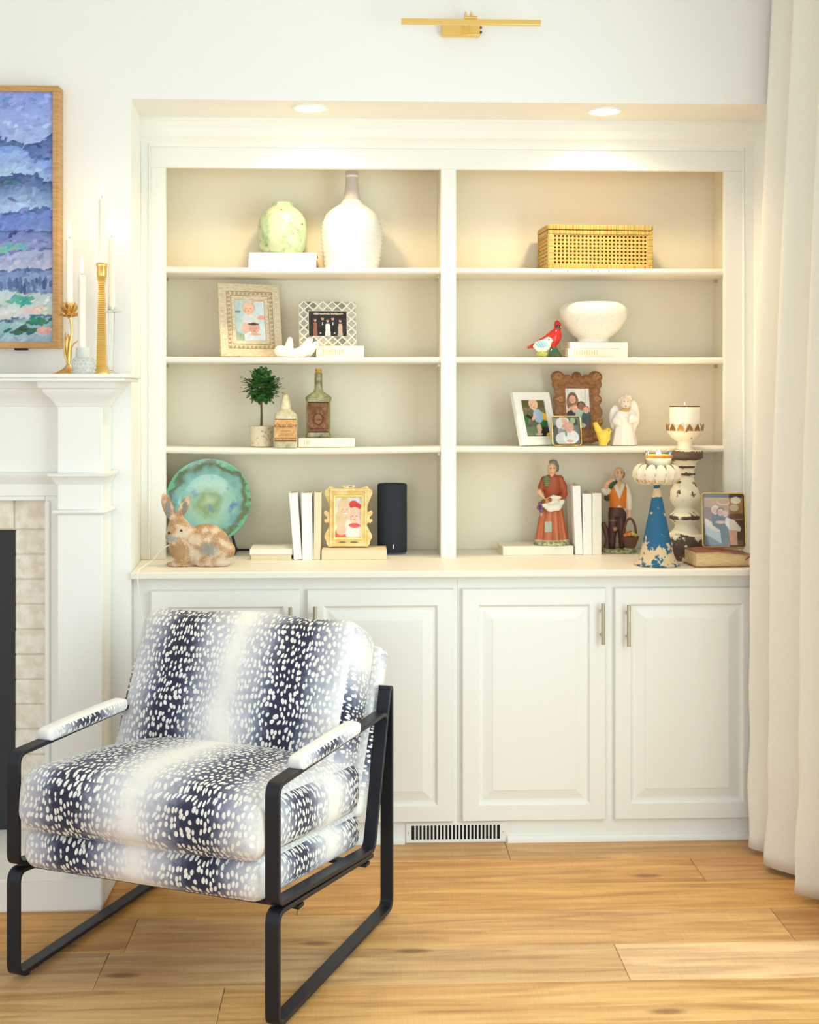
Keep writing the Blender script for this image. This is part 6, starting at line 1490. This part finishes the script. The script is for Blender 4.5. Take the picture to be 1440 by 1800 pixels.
# ================================================================== RIGHT BAY, COUNTER
ZCc = ZC + .0004
kb = kk(945, 4.37)
th = 15.5 * kb
book('cream book with yellow cover lying flat under the woman figurine', 884, 1009, 4.365, ZCc, th, 0.14, CREAM, spine='front', rz=math.radians(3))
# woman
it = It('woman_figurine', 'painted figurine of an old woman in a rust dress holding an apron of fruit', 'figurine', 969.5, 4.425, ZCc + th + .0008)
k = it.k; q = lambda px, py, y=0: ((px - 973) * k, y * k, it.h(py)); s_ = Sdf(2.5 * k)
RU = (166, 78, 44); RU2 = (192, 104, 60); SKN = (232, 182, 140)
b0 = it.py0
s_.cone([(29 * k, 4 * k), (28 * k, 8 * k), (23 * k, 40 * k), (18.5 * k, 66 * k), (14 * k, 76 * k)], RU2, (0, 0), .72, 9, .075)
s_.cone([(14 * k, it.h(877)), (14 * k, it.h(870)), (16.5 * k, it.h(858)), (17 * k, it.h(848)), (14 * k, it.h(838)), (6 * k, it.h(834))], RU, (1 * k, 0), .7)
s_.path([q(974, 838, -1), q(974, 830, -2)], [5 * k, 5 * k], RU).ell(q(973, 824, -4), (8 * k, 8.2 * k, 10.5 * k), SKN).ell(q(977.5, 821, 1), (9.2 * k, 9 * k, 10.5 * k), (128, 124, 112), None, .8 * k).ell(q(976, 812.5, -1), (8 * k, 8 * k, 5 * k), (128, 124, 112), None, .8 * k).ell(q(983, 825, 7), (5 * k, 5 * k, 5 * k), (128, 124, 112), None, .8 * k)
s_.ell(q(970.5, 826, -12), (1.6 * k, 2 * k, 2.6 * k), SKN, None, 1.2 * k).ell(q(972, 833.5, -9), (4 * k, 3 * k, 3 * k), SKN)
# near arm (picture right) down to the apron, far arm folded to the basket side
s_.path([q(988, 842), q(994, 855, -2), q(995, 868, -5), q(988, 878, -14)], [6.5 * k, 6 * k, 5.5 * k, 4.2 * k], RU).path([q(988, 878, -14), q(983, 880, -17)], [3.4 * k, 3.2 * k], SKN)
s_.path([q(960, 843), q(955, 855, -3), q(953, 862, -6)], [6 * k, 5.5 * k, 5 * k], RU).path([q(953, 862, -6), q(950, 864, -10), q(955, 871, -15)], [4.4 * k, 3.8 * k, 3 * k], SKN)
for f in range(4):
    s_.cap(q(982 - f * 1.4, 879 + f * .9, -17), q(977 - f * 1.2, 881.5 + f * 1.0, -18.5), 1.25 * k, 1.0 * k, SKN, .5 * k); s_.cap(q(955 + f * .9, 870 + f * .8, -15), q(957 + f * 1.0, 875 + f * .6, -16.5), 1.2 * k, .9 * k, SKN, .5 * k)
s_.ell(q(963, 842, -9), (6.5 * k, 4 * k, 6 * k), (88, 104, 66), None, .8 * k).ell(q(963.5, 850, -10), (5 * k, 3.5 * k, 5 * k), (88, 104, 66), None, .8 * k)
def fpaint(P, C):
    zz_ = P[:, 2]
    fr = P[:, 1] < 0
    d = (np.abs(P[:, 0] + 8 * k) < 6 * k) & (np.abs(zz_ - it.h(924)) < 9 * k) & fr & (C[:, 0] > 170); C[d] = (178, 182, 164)
    d = (((P[:, 0] + 19 * k) / (2.5 * k)) ** 2 + ((zz_ - it.h(903)) / (3.5 * k)) ** 2 < 1) & fr; C[d] = (206, 170, 140)
    sk = (C == np.array(SKN)).all(axis=1)
    for px, py, rr in ((970.2, 822.5, 1.3), (976.2, 822.5, 1.3)):
        d = ((P[:, 0] - (px - 973) * k) / (rr * k)) ** 2 + ((zz_ - it.h(py)) / (rr * .8 * k)) ** 2; C[(d < 1) & (P[:, 1] < -8 * k) & sk] = (70, 50, 44)
    d = ((P[:, 0] - (972 - 973) * k) / (2.4 * k)) ** 2 + ((zz_ - it.h(831)) / (.9 * k)) ** 2; C[(d < 1) & (P[:, 1] < -8 * k)] = (188, 96, 84)
    lf_ = (C == np.array((88, 104, 66))).all(axis=1) & (np.sin(zz_ / k * 1.6) > 0); C[lf_] = (128, 140, 96)
    dr = (C == np.array(RU2)).all(axis=1); C[dr] = C[dr] + 14 * np.sin(np.arctan2(P[dr][:, 1], P[dr][:, 0]) * 9)[:, None]
    ruf = dr & (zz_ < 9 * k); C[ruf] = (214, 196, 160)
    return C
BISQ = vcol('painted_bisque', 0.45, bump=0.05, bscale=200)
s_.build('body', BISQ, it.root, (-36 * k, -26 * k, 0), (36 * k, 24 * k, 152 * k), .95 * k, fpaint)
s_ = Sdf(2 * k); AP = (240, 232, 214)
s_.path([q(958, 886, -17), q(968, 891, -20), q(980, 889, -20), q(990, 880, -16)], [5 * k, 7 * k, 7 * k, 4 * k], AP).path([q(962, 878, -16), q(974, 872, -15), q(986, 874, -14)], [3 * k, 3 * k, 3 * k], AP).ell(q(973, 884, -15), (15 * k, 7 * k, 9 * k), AP)
s_.build('apron', BISQ, it.root, (-26 * k, -32 * k, it.h(904)), (28 * k, 0, it.h(862)), 1.0 * k)
fr = MB()
FRU = [((951, 884, -16), (120, 84, 110)), ((955, 890, -17), (120, 84, 110)), ((949, 891, -14), (112, 76, 104)), ((953, 896, -16), (130, 92, 116)), ((956, 880, -19), (150, 64, 44)), ((962, 879, -20), (196, 148, 70)), ((967, 877, -20), (170, 80, 50))]
for i, (c_, col) in enumerate(FRU):
    MB().sph(q(*c_), 4 * k, 12, 8).build('fruit', mat('fruit_%d_%d_%d' % col, rgb(*col), 0.4), it.root)
it.lathe('base', [(31, b0), (32, b0 - 1.5), (31, b0 - 4), (28, b0 - 6.5), (.5, b0 - 6.8)], mat('mossy_base', rgb(196, 196, 150), 0.6, col2=rgb(110, 130, 80), scale=70, lo=.45, hi=.6, bump=.4, bscale=140), 40)
# three upright books
Yb = 4.37; hgt = lambda py, px: (976 - py) * kk(px, Yb)
book('tallest upright white book, leaning beside the woman figurine', 1011.5, 1025, Yb, ZCc + .001, 0, .14, IVORY, True, hgt(855, 1008), 'upright books between the figurines', tilt=math.radians(-2.2))
book('upright white book in the middle of three between the figurines', 1025.2, 1041, Yb, ZCc, 0, .14, IVORY, True, hgt(869, 1032), 'upright books between the figurines', tilt=math.radians(-.4))
book('upright ivory book nearest the man figurine', 1041.5, 1057.5, Yb, ZCc, 0, .14, CREAM, True, hgt(868, 1050), 'upright books between the figurines')
# man
it = It('man_figurine', 'painted figurine of a bald man in an orange vest with a fruit basket', 'figurine', 1087, 4.455, ZCc)
k = it.k; q = lambda px, py, y=0: ((px - 1087) * k, y * k, it.h(py)); s_ = Sdf(2.2 * k); b0 = it.py0
TR = (88, 58, 48); OR = (226, 128, 36); SH = (230, 222, 204)
for x0, x1 in ((1077, 1076), (1092, 1094)): s_.path([q(x0 + 1, 905), q(x0, 928, -2), q(x1, 952), q(x1, 962)], [8.5 * k, 7.5 * k, 6 * k, 5.5 * k], TR)
s_.ell(q(1075, 964, -5), (6 * k, 9 * k, 4 * k), (70, 44, 36)).ell(q(1096, 964, -4), (6 * k, 9 * k, 4 * k), (70, 44, 36))
s_.cone([(14.5 * k, it.h(908)), (15 * k, it.h(899)), (14 * k, it.h(892))], TR, (-2 * k, 0), .72)
s_.cone([(13.5 * k, it.h(900)), (14 * k, it.h(892)), (16.5 * k, it.h(868)), (17 * k, it.h(858)), (13 * k, it.h(850)), (6 * k, it.h(846))], OR, (0, 0), .66)
s_.path([q(1087, 850, -1), q(1087.5, 842, -3)], [5 * k, 4.8 * k], SKN).ell(q(1087, 832, -4), (8.6 * k, 8.8 * k, 11 * k), SKN).ell(q(1091, 834, 3), (8.8 * k, 7.5 * k, 8 * k), (140, 132, 120), None, .8 * k).ell(q(1085, 841, -8), (5.5 * k, 4.5 * k, 4.2 * k), (196, 184, 168), None, 1 * k).ell(q(1083.5, 835, -13), (1.8 * k, 2.2 * k, 3 * k), SKN, None, 1.2 * k)
# raised arm to the shoulder (picture left), other arm down to the basket
s_.path([q(1074, 855), q(1064, 864, -3), q(1061, 862, -5)], [6.5 * k, 6.5 * k, 6 * k], SH).path([q(1061, 861, -5), q(1066, 850, -7), q(1074, 843, -8)], [5 * k, 4.2 * k, 3.4 * k], SKN)
s_.path([q(1101, 856), q(1106, 874, -2), q(1106, 893, -5)], [6.5 * k, 6 * k, 5 * k], SH).path([q(1106, 893, -5), q(1105, 903, -9)], [3.8 * k, 3.2 * k], SKN)
for f in range(4): s_.cap(q(1102 + f * 1.8, 904, -11), q(1102.5 + f * 1.5, 909, -12), 1.25 * k, 1.0 * k, SKN, .5 * k); s_.cap(q(1074 + f * .5, 841 + f * 1.6, -9), q(1078.5, 842 + f * 1.6, -11), 1.2 * k, 1.0 * k, SKN, .5 * k)
s_.path([q(1080, 846, -9), q(1073, 852, -9), q(1070, 864, 4), q(1069, 876, 8)], [3.4 * k, 4 * k, 5 * k, 5.5 * k], (52, 82, 58), .8 * k)
def mpaint(P, C):
    zz_ = P[:, 2]; x = P[:, 0]; fr_ = P[:, 1] < -2 * k
    vest = (C == np.array(OR)).all(axis=1)
    vn = vest & fr_ & (np.abs(x) < (zz_ - it.h(877)) * .42) & (zz_ > it.h(877)); C[vn] = SH
    neck = vn & (np.abs(x) < (zz_ - it.h(862)) * .35); C[neck] = SKN
    bot = vest & (zz_ < it.h(889) + np.abs(x) * 0 - np.maximum(0, 6 * k - np.abs(x - 0)) * -.8) & fr_ & (zz_ < it.h(893) + np.maximum(0, 7 * k - np.abs(x)) * .9); C[bot] = SH
    for px, py, rr in ((1083.6, 830.5, 1.3), (1090, 830.5, 1.3)):
        d = ((x - (px - 1087) * k) / (rr * k)) ** 2 + ((zz_ - it.h(py)) / (rr * .8 * k)) ** 2; C[(d < 1) & (P[:, 1] < -8 * k)] = (66, 48, 42)
    for px in (1083.6, 1090):
        d = ((x - (px - 1087) * k) / (2.3 * k)) ** 2 + ((zz_ - it.h(827.8)) / (.7 * k)) ** 2; C[(d < 1) & (P[:, 1] < -8 * k)] = (150, 138, 124)
    d = (((x + 7 * k) / (3.4 * k)) ** 2 + ((zz_ - it.h(929)) / (3.6 * k)) ** 2 < 1) & fr_; C[d] = (206, 170, 110)
    d = (np.abs(zz_ - it.h(914)) < 1.1 * k) & (x < -4 * k) & fr_ & (C[:, 0] < 100); C[d] = (150, 110, 96)
    return C
s_.build('body', BISQ, it.root, (-34 * k, -24 * k, 0.0), (30 * k, 22 * k, 158 * k), .95 * k, mpaint)
s_ = Sdf(2 * k)
s_.path([q(1067, 970, 6), q(1070, 950, 6), q(1066, 932, 6), q(1062, 922, 5)], [7 * k, 4.5 * k, 5 * k, 4 * k], (126, 84, 66))
s_.build('tree_stump', BISQ, it.root, (-36 * k, -8 * k, .0), (-6 * k, 20 * k, 62 * k), 1.1 * k)
bk = MB(); bk.lathe([(9 * k, it.h(960)), (10 * k, it.h(958)), (15.5 * k, it.h(944)), (16 * k, it.h(941)), (14.5 * k, it.h(941)), (13 * k, it.h(946))], 28, (q(1104, 0)[0], -17 * k, 0)); bk.build('basket', mat('dark_wicker', rgb(112, 76, 62), 0.7, bump=.9, bscale=260), it.root)
MB().tube([(q(1104, 0)[0] + 13 * k * math.cos(a) * .35, -17 * k + 0 * a, it.h(941) + 29 * k * math.sin(a)) if 0 else (q(1104, 0)[0] + 11 * k * math.cos(a), -17 * k, it.h(942) + 32 * k * math.sin(a)) for a in [PI * t / 14 for t in range(15)]], 2.2 * k, 8).build('basket_handle', mat('dark_wicker', rgb(112, 76, 62), 0.7), it.root)
for c_, col in (((1096, 939, -20), (236, 140, 48)), ((1102, 937, -23), (240, 150, 56)), ((1098, 936, -14), (226, 120, 50)), ((1108, 937, -20), (236, 206, 96)), ((1113, 939, -17), (214, 200, 90)), ((1106, 936, -13), (196, 90, 50))):
    MB().sph(q(*c_), 4.2 * k, 12, 8).build('fruit', mat('fruit_%d_%d_%d' % col, rgb(*col), 0.4), it.root)
MB().sph((q(1103, 0)[0], -16 * k, it.h(964)), (12 * k, 9 * k, 5 * k), 18, 10).build('rock', mat('mossy_base', rgb(196, 196, 150), 0.6), it.root)
it.lathe('base', [(31, b0), (32, b0 - 1.5), (31, b0 - 4), (28, b0 - 6), (.5, b0 - 6.4)], mat('mossy_base', rgb(196, 196, 150), 0.6), 40)
# distressed pillar candle holder
def chip(name, base, under, sc, lo_, hi_, zspans, rough=.7):
    """old paint worn through to the material below, heaviest on the listed heights (centre, half width, gain)"""
    m = bpy.data.materials.new(name); m.use_nodes = True; N = m.node_tree.nodes; L = m.node_tree.links; b = N['Principled BSDF']; b.inputs['Roughness'].default_value = rough
    tc = N.new('ShaderNodeTexCoord'); n = N.new('ShaderNodeTexNoise'); n.inputs['Scale'].default_value = sc; n.inputs['Detail'].default_value = 8; n.inputs['Roughness'].default_value = .65; L.new(tc.outputs['Object'], n.inputs[0])
    sp_ = N.new('ShaderNodeSeparateXYZ'); L.new(tc.outputs['Object'], sp_.inputs[0]); cur = n.outputs[0]
    for c_, hw_, g in zspans:
        a = N.new('ShaderNodeMath'); a.operation = 'SUBTRACT'; L.new(sp_.outputs[2], a.inputs[0]); a.inputs[1].default_value = c_
        ab = N.new('ShaderNodeMath'); ab.operation = 'ABSOLUTE'; L.new(a.outputs[0], ab.inputs[0])
        mr = N.new('ShaderNodeMapRange'); mr.inputs[1].default_value = hw_; mr.inputs[2].default_value = hw_ * .6; mr.inputs[3].default_value = 0; mr.inputs[4].default_value = g; L.new(ab.outputs[0], mr.inputs[0])
        ad = N.new('ShaderNodeMath'); L.new(cur, ad.inputs[0]); L.new(mr.outputs[0], ad.inputs[1]); cur = ad.outputs[0]
    r_ = N.new('ShaderNodeMapRange'); r_.inputs[1].default_value = lo_; r_.inputs[2].default_value = hi_; L.new(cur, r_.inputs[0])
    n2 = N.new('ShaderNodeTexNoise'); n2.inputs['Scale'].default_value = 90; L.new(tc.outputs['Object'], n2.inputs[0])
    cu = N.new('ShaderNodeMix'); cu.data_type = 'RGBA'; cu.inputs[6].default_value = under[0]; cu.inputs[7].default_value = under[1]; L.new(n2.outputs[0], cu.inputs[0])
    mx = N.new('ShaderNodeMix'); mx.data_type = 'RGBA'; mx.inputs[6].default_value = base; L.new(cu.outputs[2], mx.inputs[7]); L.new(r_.outputs[0], mx.inputs[0]); L.new(mx.outputs[2], b.inputs['Base Color'])
    bp = N.new('ShaderNodeBump'); bp.inputs['Strength'].default_value = .5; bp.inputs['Distance'].default_value = .002; bp.invert = True; L.new(r_.outputs[0], bp.inputs['Height']); L.new(bp.outputs[0], b.inputs['Normal'])
    return m
Ypl = 4.243
it = It('pillar_candle_holder', 'tall turned pillar candle holder in chipped cream paint with a petal cup', 'candle holder', 1204, Ypl, ZCc)
k = it.k; b0 = it.py0
PM = chip('chipped_cream_paint', rgb(238, 228, 200), (rgb(74, 56, 46), rgb(104, 84, 70)), 22, .60, .63, [(it.h(963), 26 * k, .19), (it.h(800), 11 * k, .18), (it.h(820), 2.2 * k, .2), (it.h(833), 2.6 * k, .2), (it.h(909), 4 * k, .16), (it.h(871), 11 * k, .05)])
sqs = lambda hw_, py: [(x, y, it.h(py)) for x, y in rrect(hw_ * k, hw_ * k, hw_ * k * .35)]
loft([sqs(30, b0), sqs(31, b0 - 1.5), sqs(31, 943), sqs(29, 938)]).build('plinth', PM, it.root, angle=40, bevel=.001)
it.lathe('shaft', [(27, 940), (22, 932), (17.5, 926), (17, 922), (20, 918), (25.5, 913), (26.5, 909), (25, 904), (19, 898), (16.5, 894), (17, 891), (22, 887), (26.3, 878), (26.8, 871), (24, 861), (18.5, 850), (16, 842), (15.6, 838), (18, 836), (18.5, 833), (16.5, 830), (16.5, 824), (19.5, 822), (20, 819), (18, 816), (22, 810)], PM, 48)
it.lathe('top_plate', [(22, 810), (29, 806), (31.5, 804), (32, 794), (30.5, 790.5), (.5, 790)], PM, 44, angle=40)
CUPM = chip('worn_white_petal_paint', rgb(244, 232, 208), (rgb(150, 108, 50), rgb(120, 84, 40)), 60, .62, .66, [])
it.lathe('cup', [(14, 790.2), (13, 786), (12.5, 779), (15, 774.5), (22, 770.5), (28.5, 763), (31.5, 757), (32, 755), (30.5, 755), (27, 762), (.5, 762.5)], CUPM, 48)
BG = mat('bronze_petal', rgb(150, 108, 50), 0.45, 0.5)
tri = lambda hw_, z0, z1, y0: MB().add([(-hw_, y0, z0), (hw_, y0, z0), (hw_ * .75, y0 - .0015, z0 + (z1 - z0) * .45), (0, y0 - .003, z1), (-hw_ * .75, y0 - .0015, z0 + (z1 - z0) * .45),
                                          (-hw_, y0 + .0016, z0), (hw_, y0 + .0016, z0), (hw_ * .75, y0 + .0001, z0 + (z1 - z0) * .45), (0, y0 - .0014, z1), (-hw_ * .75, y0 + .0001, z0 + (z1 - z0) * .45)],
                                         [(0, 1, 2, 3, 4), (9, 8, 7, 6, 5), (0, 5, 6, 1), (1, 6, 7, 2), (2, 7, 8, 3), (3, 8, 9, 4), (4, 9, 5, 0)])
for q_ in range(13):
    a = 2 * PI * q_ / 13
    o_ = tri(6.6 * k, it.h(757), it.h(744.5), -31.6 * k).build('cup_petal', BG, it.root); o_.rotation_euler = (0, 0, a)
    o_ = tri(7.6 * k, it.h(757), it.h(746.5), -30.2 * k).build('inner_petal', CUPM, it.root); o_.rotation_euler = (0, 0, a + .242)
zcn = ZCc + it.h(761)
it2 = It('pillar_candle', 'broad lit ivory pillar candle in the petal cup of the tall holder', 'candle', 1204, Ypl, zcn)
b2 = it2.py0
it2.lathe('wax', [(26, b2), (26.3, b2 - 1), (26.5, 716), (26.3, 713.8), (25, 713.5), (23.8, 715.5), (.5, 716.5)], WAX, 48)
it2.lathe('wax_edge', [(26.55, 715.2), (26.6, 713.6), (26.0, 713.2), (25.2, 713.4)], mat('scorched_wax', rgb(96, 66, 40), .6), 48, cap=False)
MB().tube([(0, 0, it2.h(717)), (.0006, 0, it2.h(711))], .001, 6).build('wick', WICK, it2.root); flame(it2.root, it2.h(712.5), .25)
# blue cone candle holder
Ycn = 4.10
it = It('cone_candle_holder', 'peeling blue metal cone candle holder with a curled petal dish', 'candle holder', 1155, Ycn, ZCc)
k = it.k; b0 = it.py0
BM_ = chip('peeling_blue_paint', rgb(30, 98, 136), (rgb(226, 208, 176), rgb(214, 180, 130)), 34, .63, .645, [(it.h(987), 42 * k, .145), (it.h(966), 22 * k, .03), (it.h(866), 9 * k, .30)])
it.lathe('cone', [(38, b0), (40, b0 - .5), (40.5, b0 - 2.5), (38, b0 - 4), (33, 984), (29, 973), (24, 950), (18, 920), (12, 890), (8.5, 871), (6, 860), (5, 852), (.5, 851)], BM_, 56, angle=45)
DISH = chip('gilded_white_petal', rgb(246, 234, 208), (rgb(206, 160, 80), rgb(232, 190, 120)), 36, .56, .60, [])
it.lathe('dish', [(6, 852), (16, 850), (26, 846), (30, 841), (.5, 840)], DISH, 40)
for q_ in range(14):
    a = 2 * PI * (q_ + .4) / 14
    o_ = petal(0, 0, 52 * k, 12.5 * k, 0, .0, 2.9, DISH, it.root, 'curled_petal', .30); o_.matrix_local = Matrix.Rotation(a, 4, 'Z') @ Matrix.Translation((17 * k, 0, it.h(849)))
it2 = It('jar_candle', 'small glass jar candle burning in the curled petal dish', 'candle', 1158, Ycn, ZCc + it.h(839.6))
b2 = it2.py0
it2.lathe('wax', [(20, b2), (21, b2 - 1), (22, 806), (.5, 805)], WAX, 40)
it2.lathe('jar', [(21.4, b2), (22.4, b2 - 1), (23.4, 797), (24, 792.5)], PANE, 40, cap=False)
AMB = mat('amber_melted_wax', rgb(226, 140, 30), .3, col2=rgb(250, 180, 70), scale=40)
it2.lathe('amber_band', [(23.7, 805.5), (24.1, 800), (23.9, 799.4)], AMB, 40, cap=False)
MB().tube([(0, 0, it2.h(806)), (.0006, 0, it2.h(800))], .001, 6).build('wick', WICK, it2.root); flame(it2.root, it2.h(801), .55)
clight((X(1158, Ycn), Ycn, ZCc + it.h(794)), .6)
clight((X(1204, Ypl), Ypl, zcn + .12), .35)
# old book and brass frame
Yob = 4.035
it = It('old_book', 'worn antique book with warped yellowed pages and a maroon cover', 'book', 1271, Yob, ZCc, None, math.radians(4))
k = it.k; w2 = 50 * k; dth = .122
MAR = mat('maroon_leather', rgb(132, 72, 60), 0.6, col2=rgb(168, 112, 92), scale=40, lo=.4, hi=.62, bump=.3, bscale=120)
OLDP = mat('yellowed_pages', rgb(238, 212, 160), 0.85, col2=rgb(206, 172, 112), scale=120, stretch=(.3, .3, 6), lo=.35, hi=.7, bump=.4, bscale=200, bstretch=(.3, .3, 6))
def wav(x, t): return t * (1 + .10 * math.sin(x / w2 * 2.2 + .6)) - .004 * (x / w2 + 1) * t / .05
G = MB(); nx_ = 24; vs = []; T_ = 27 * k
prof_b = []
def slab(z0f, z1f, y0, y1, xa, xb, name, m, bulge=0.0):
    b = MB(); vs = []; fs = []
    for i in range(nx_ + 1):
        x = xa + (xb - xa) * i / nx_; a, c_ = z0f(x), z1f(x)
        vs += [(x, y0 + bulge, a), (x, y0 - bulge, (a + c_) / 2), (x, y0 + bulge, c_), (x, y1, c_), (x, y1, a)]
    for i in range(nx_):
        for j in range(5): fs.append((5 * i + j, 5 * i + (j + 1) % 5, 5 * i + 5 + (j + 1) % 5, 5 * i + 5 + j))
    fs += [(0, 1, 2, 3, 4), tuple(5 * nx_ + j for j in (4, 3, 2, 1, 0))]
    return b.add(vs, fs).build(name, m, it.root, angle=50)
topf = lambda x: T_ * (1 - .16 * (x / w2 + 1) / 2) + .0025 * math.sin(x / w2 * 3 + 2)
slab(lambda x: 0.0, lambda x: .003, -.002, dth, -w2, w2, 'lower_cover', MAR)
slab(lambda x: .003, lambda x: topf(x) - .0001, .003, dth - .004, -w2 + .005, w2 - .004, 'page_block', OLDP, .003)
slab(lambda x: topf(x), lambda x: topf(x) + .003, -.001, dth, -w2 + .004, w2, 'upper_cover', MAR)
MB().tube([(w2 - .004, -.001, T_ * .6), (w2 + .002, .0, T_ * .75), (w2 - .014, -.002, T_ * .5), (w2 - .02, -.003, T_ * .42)], [.003, .004, .002, .0008], 8).build('torn_flap', MAR, it.root)
p = Print(72, 96, (150, 96, 56)); p.grad(lambda x, y: y, (206, 146, 80), (120, 96, 78)); p.rect(0, 0, 1, .045, (52, 60, 56)); p.ell(.5, .13, .17, .07, (230, 190, 120)); p.ell(.5, .12, .14, .055, (196, 140, 76)); p.ell(.82, .10, .13, .07, (255, 246, 214)); p.ell(.78, .25, .12, .07, (226, 206, 170)); p.poly([(.55, .38), (1, .36), (1, .46), (.55, .5)], (112, 70, 46)); p.rect(.6, .5, 1, .9, (86, 60, 48))
p.poly([(.0, .22), (.22, .26), (.30, .6), (.0, .62)], (136, 66, 58)); p.poly([(.02, .5), (.42, .72), (.45, .98), (.02, .78)], (176, 184, 178)); p.poly([(.0, .45), (.36, .62), (.44, .72), (.3, .74), (.02, .6)], (222, 206, 176)); p.poly([(.18, .36), (.55, .36), (.66, .62), (.60, .98), (.44, 1), (.40, .7), (.2, .6)], (54, 56, 62))
p.poly([(.56, .44), (.78, .5), (.95, .66), (.92, .72), (.66, .72), (.52, .56)], (240, 226, 208)); p.poly([(.62, .7), (.84, .7), (.84, 1), (.66, 1)], (226, 176, 142)); p.poly([(.0, .82), (.5, 1), (0, 1)], (96, 104, 104)); p.head(.29, .31, .10, (232, 178, 148), (232, 226, 214)); p.head(.42, .34, .09, (226, 172, 142), (70, 52, 42)); p.head(.54, .38, .075, (232, 186, 158), (214, 176, 122)); p.ell(.42, .54, .14, .03, (226, 176, 146)); p.noise(4)
kq = kk(1277, 4.085)
wireframe('glass_photo_frame', 'brass edged glass frame with a photo of a seated couple, on the old book', 1274, 4.075, ZCc + .0031 + topf(0) + .0035, 74 * kq, 95 * kq, math.radians(9), math.radians(-7), p, rr=.0026, border=.007)
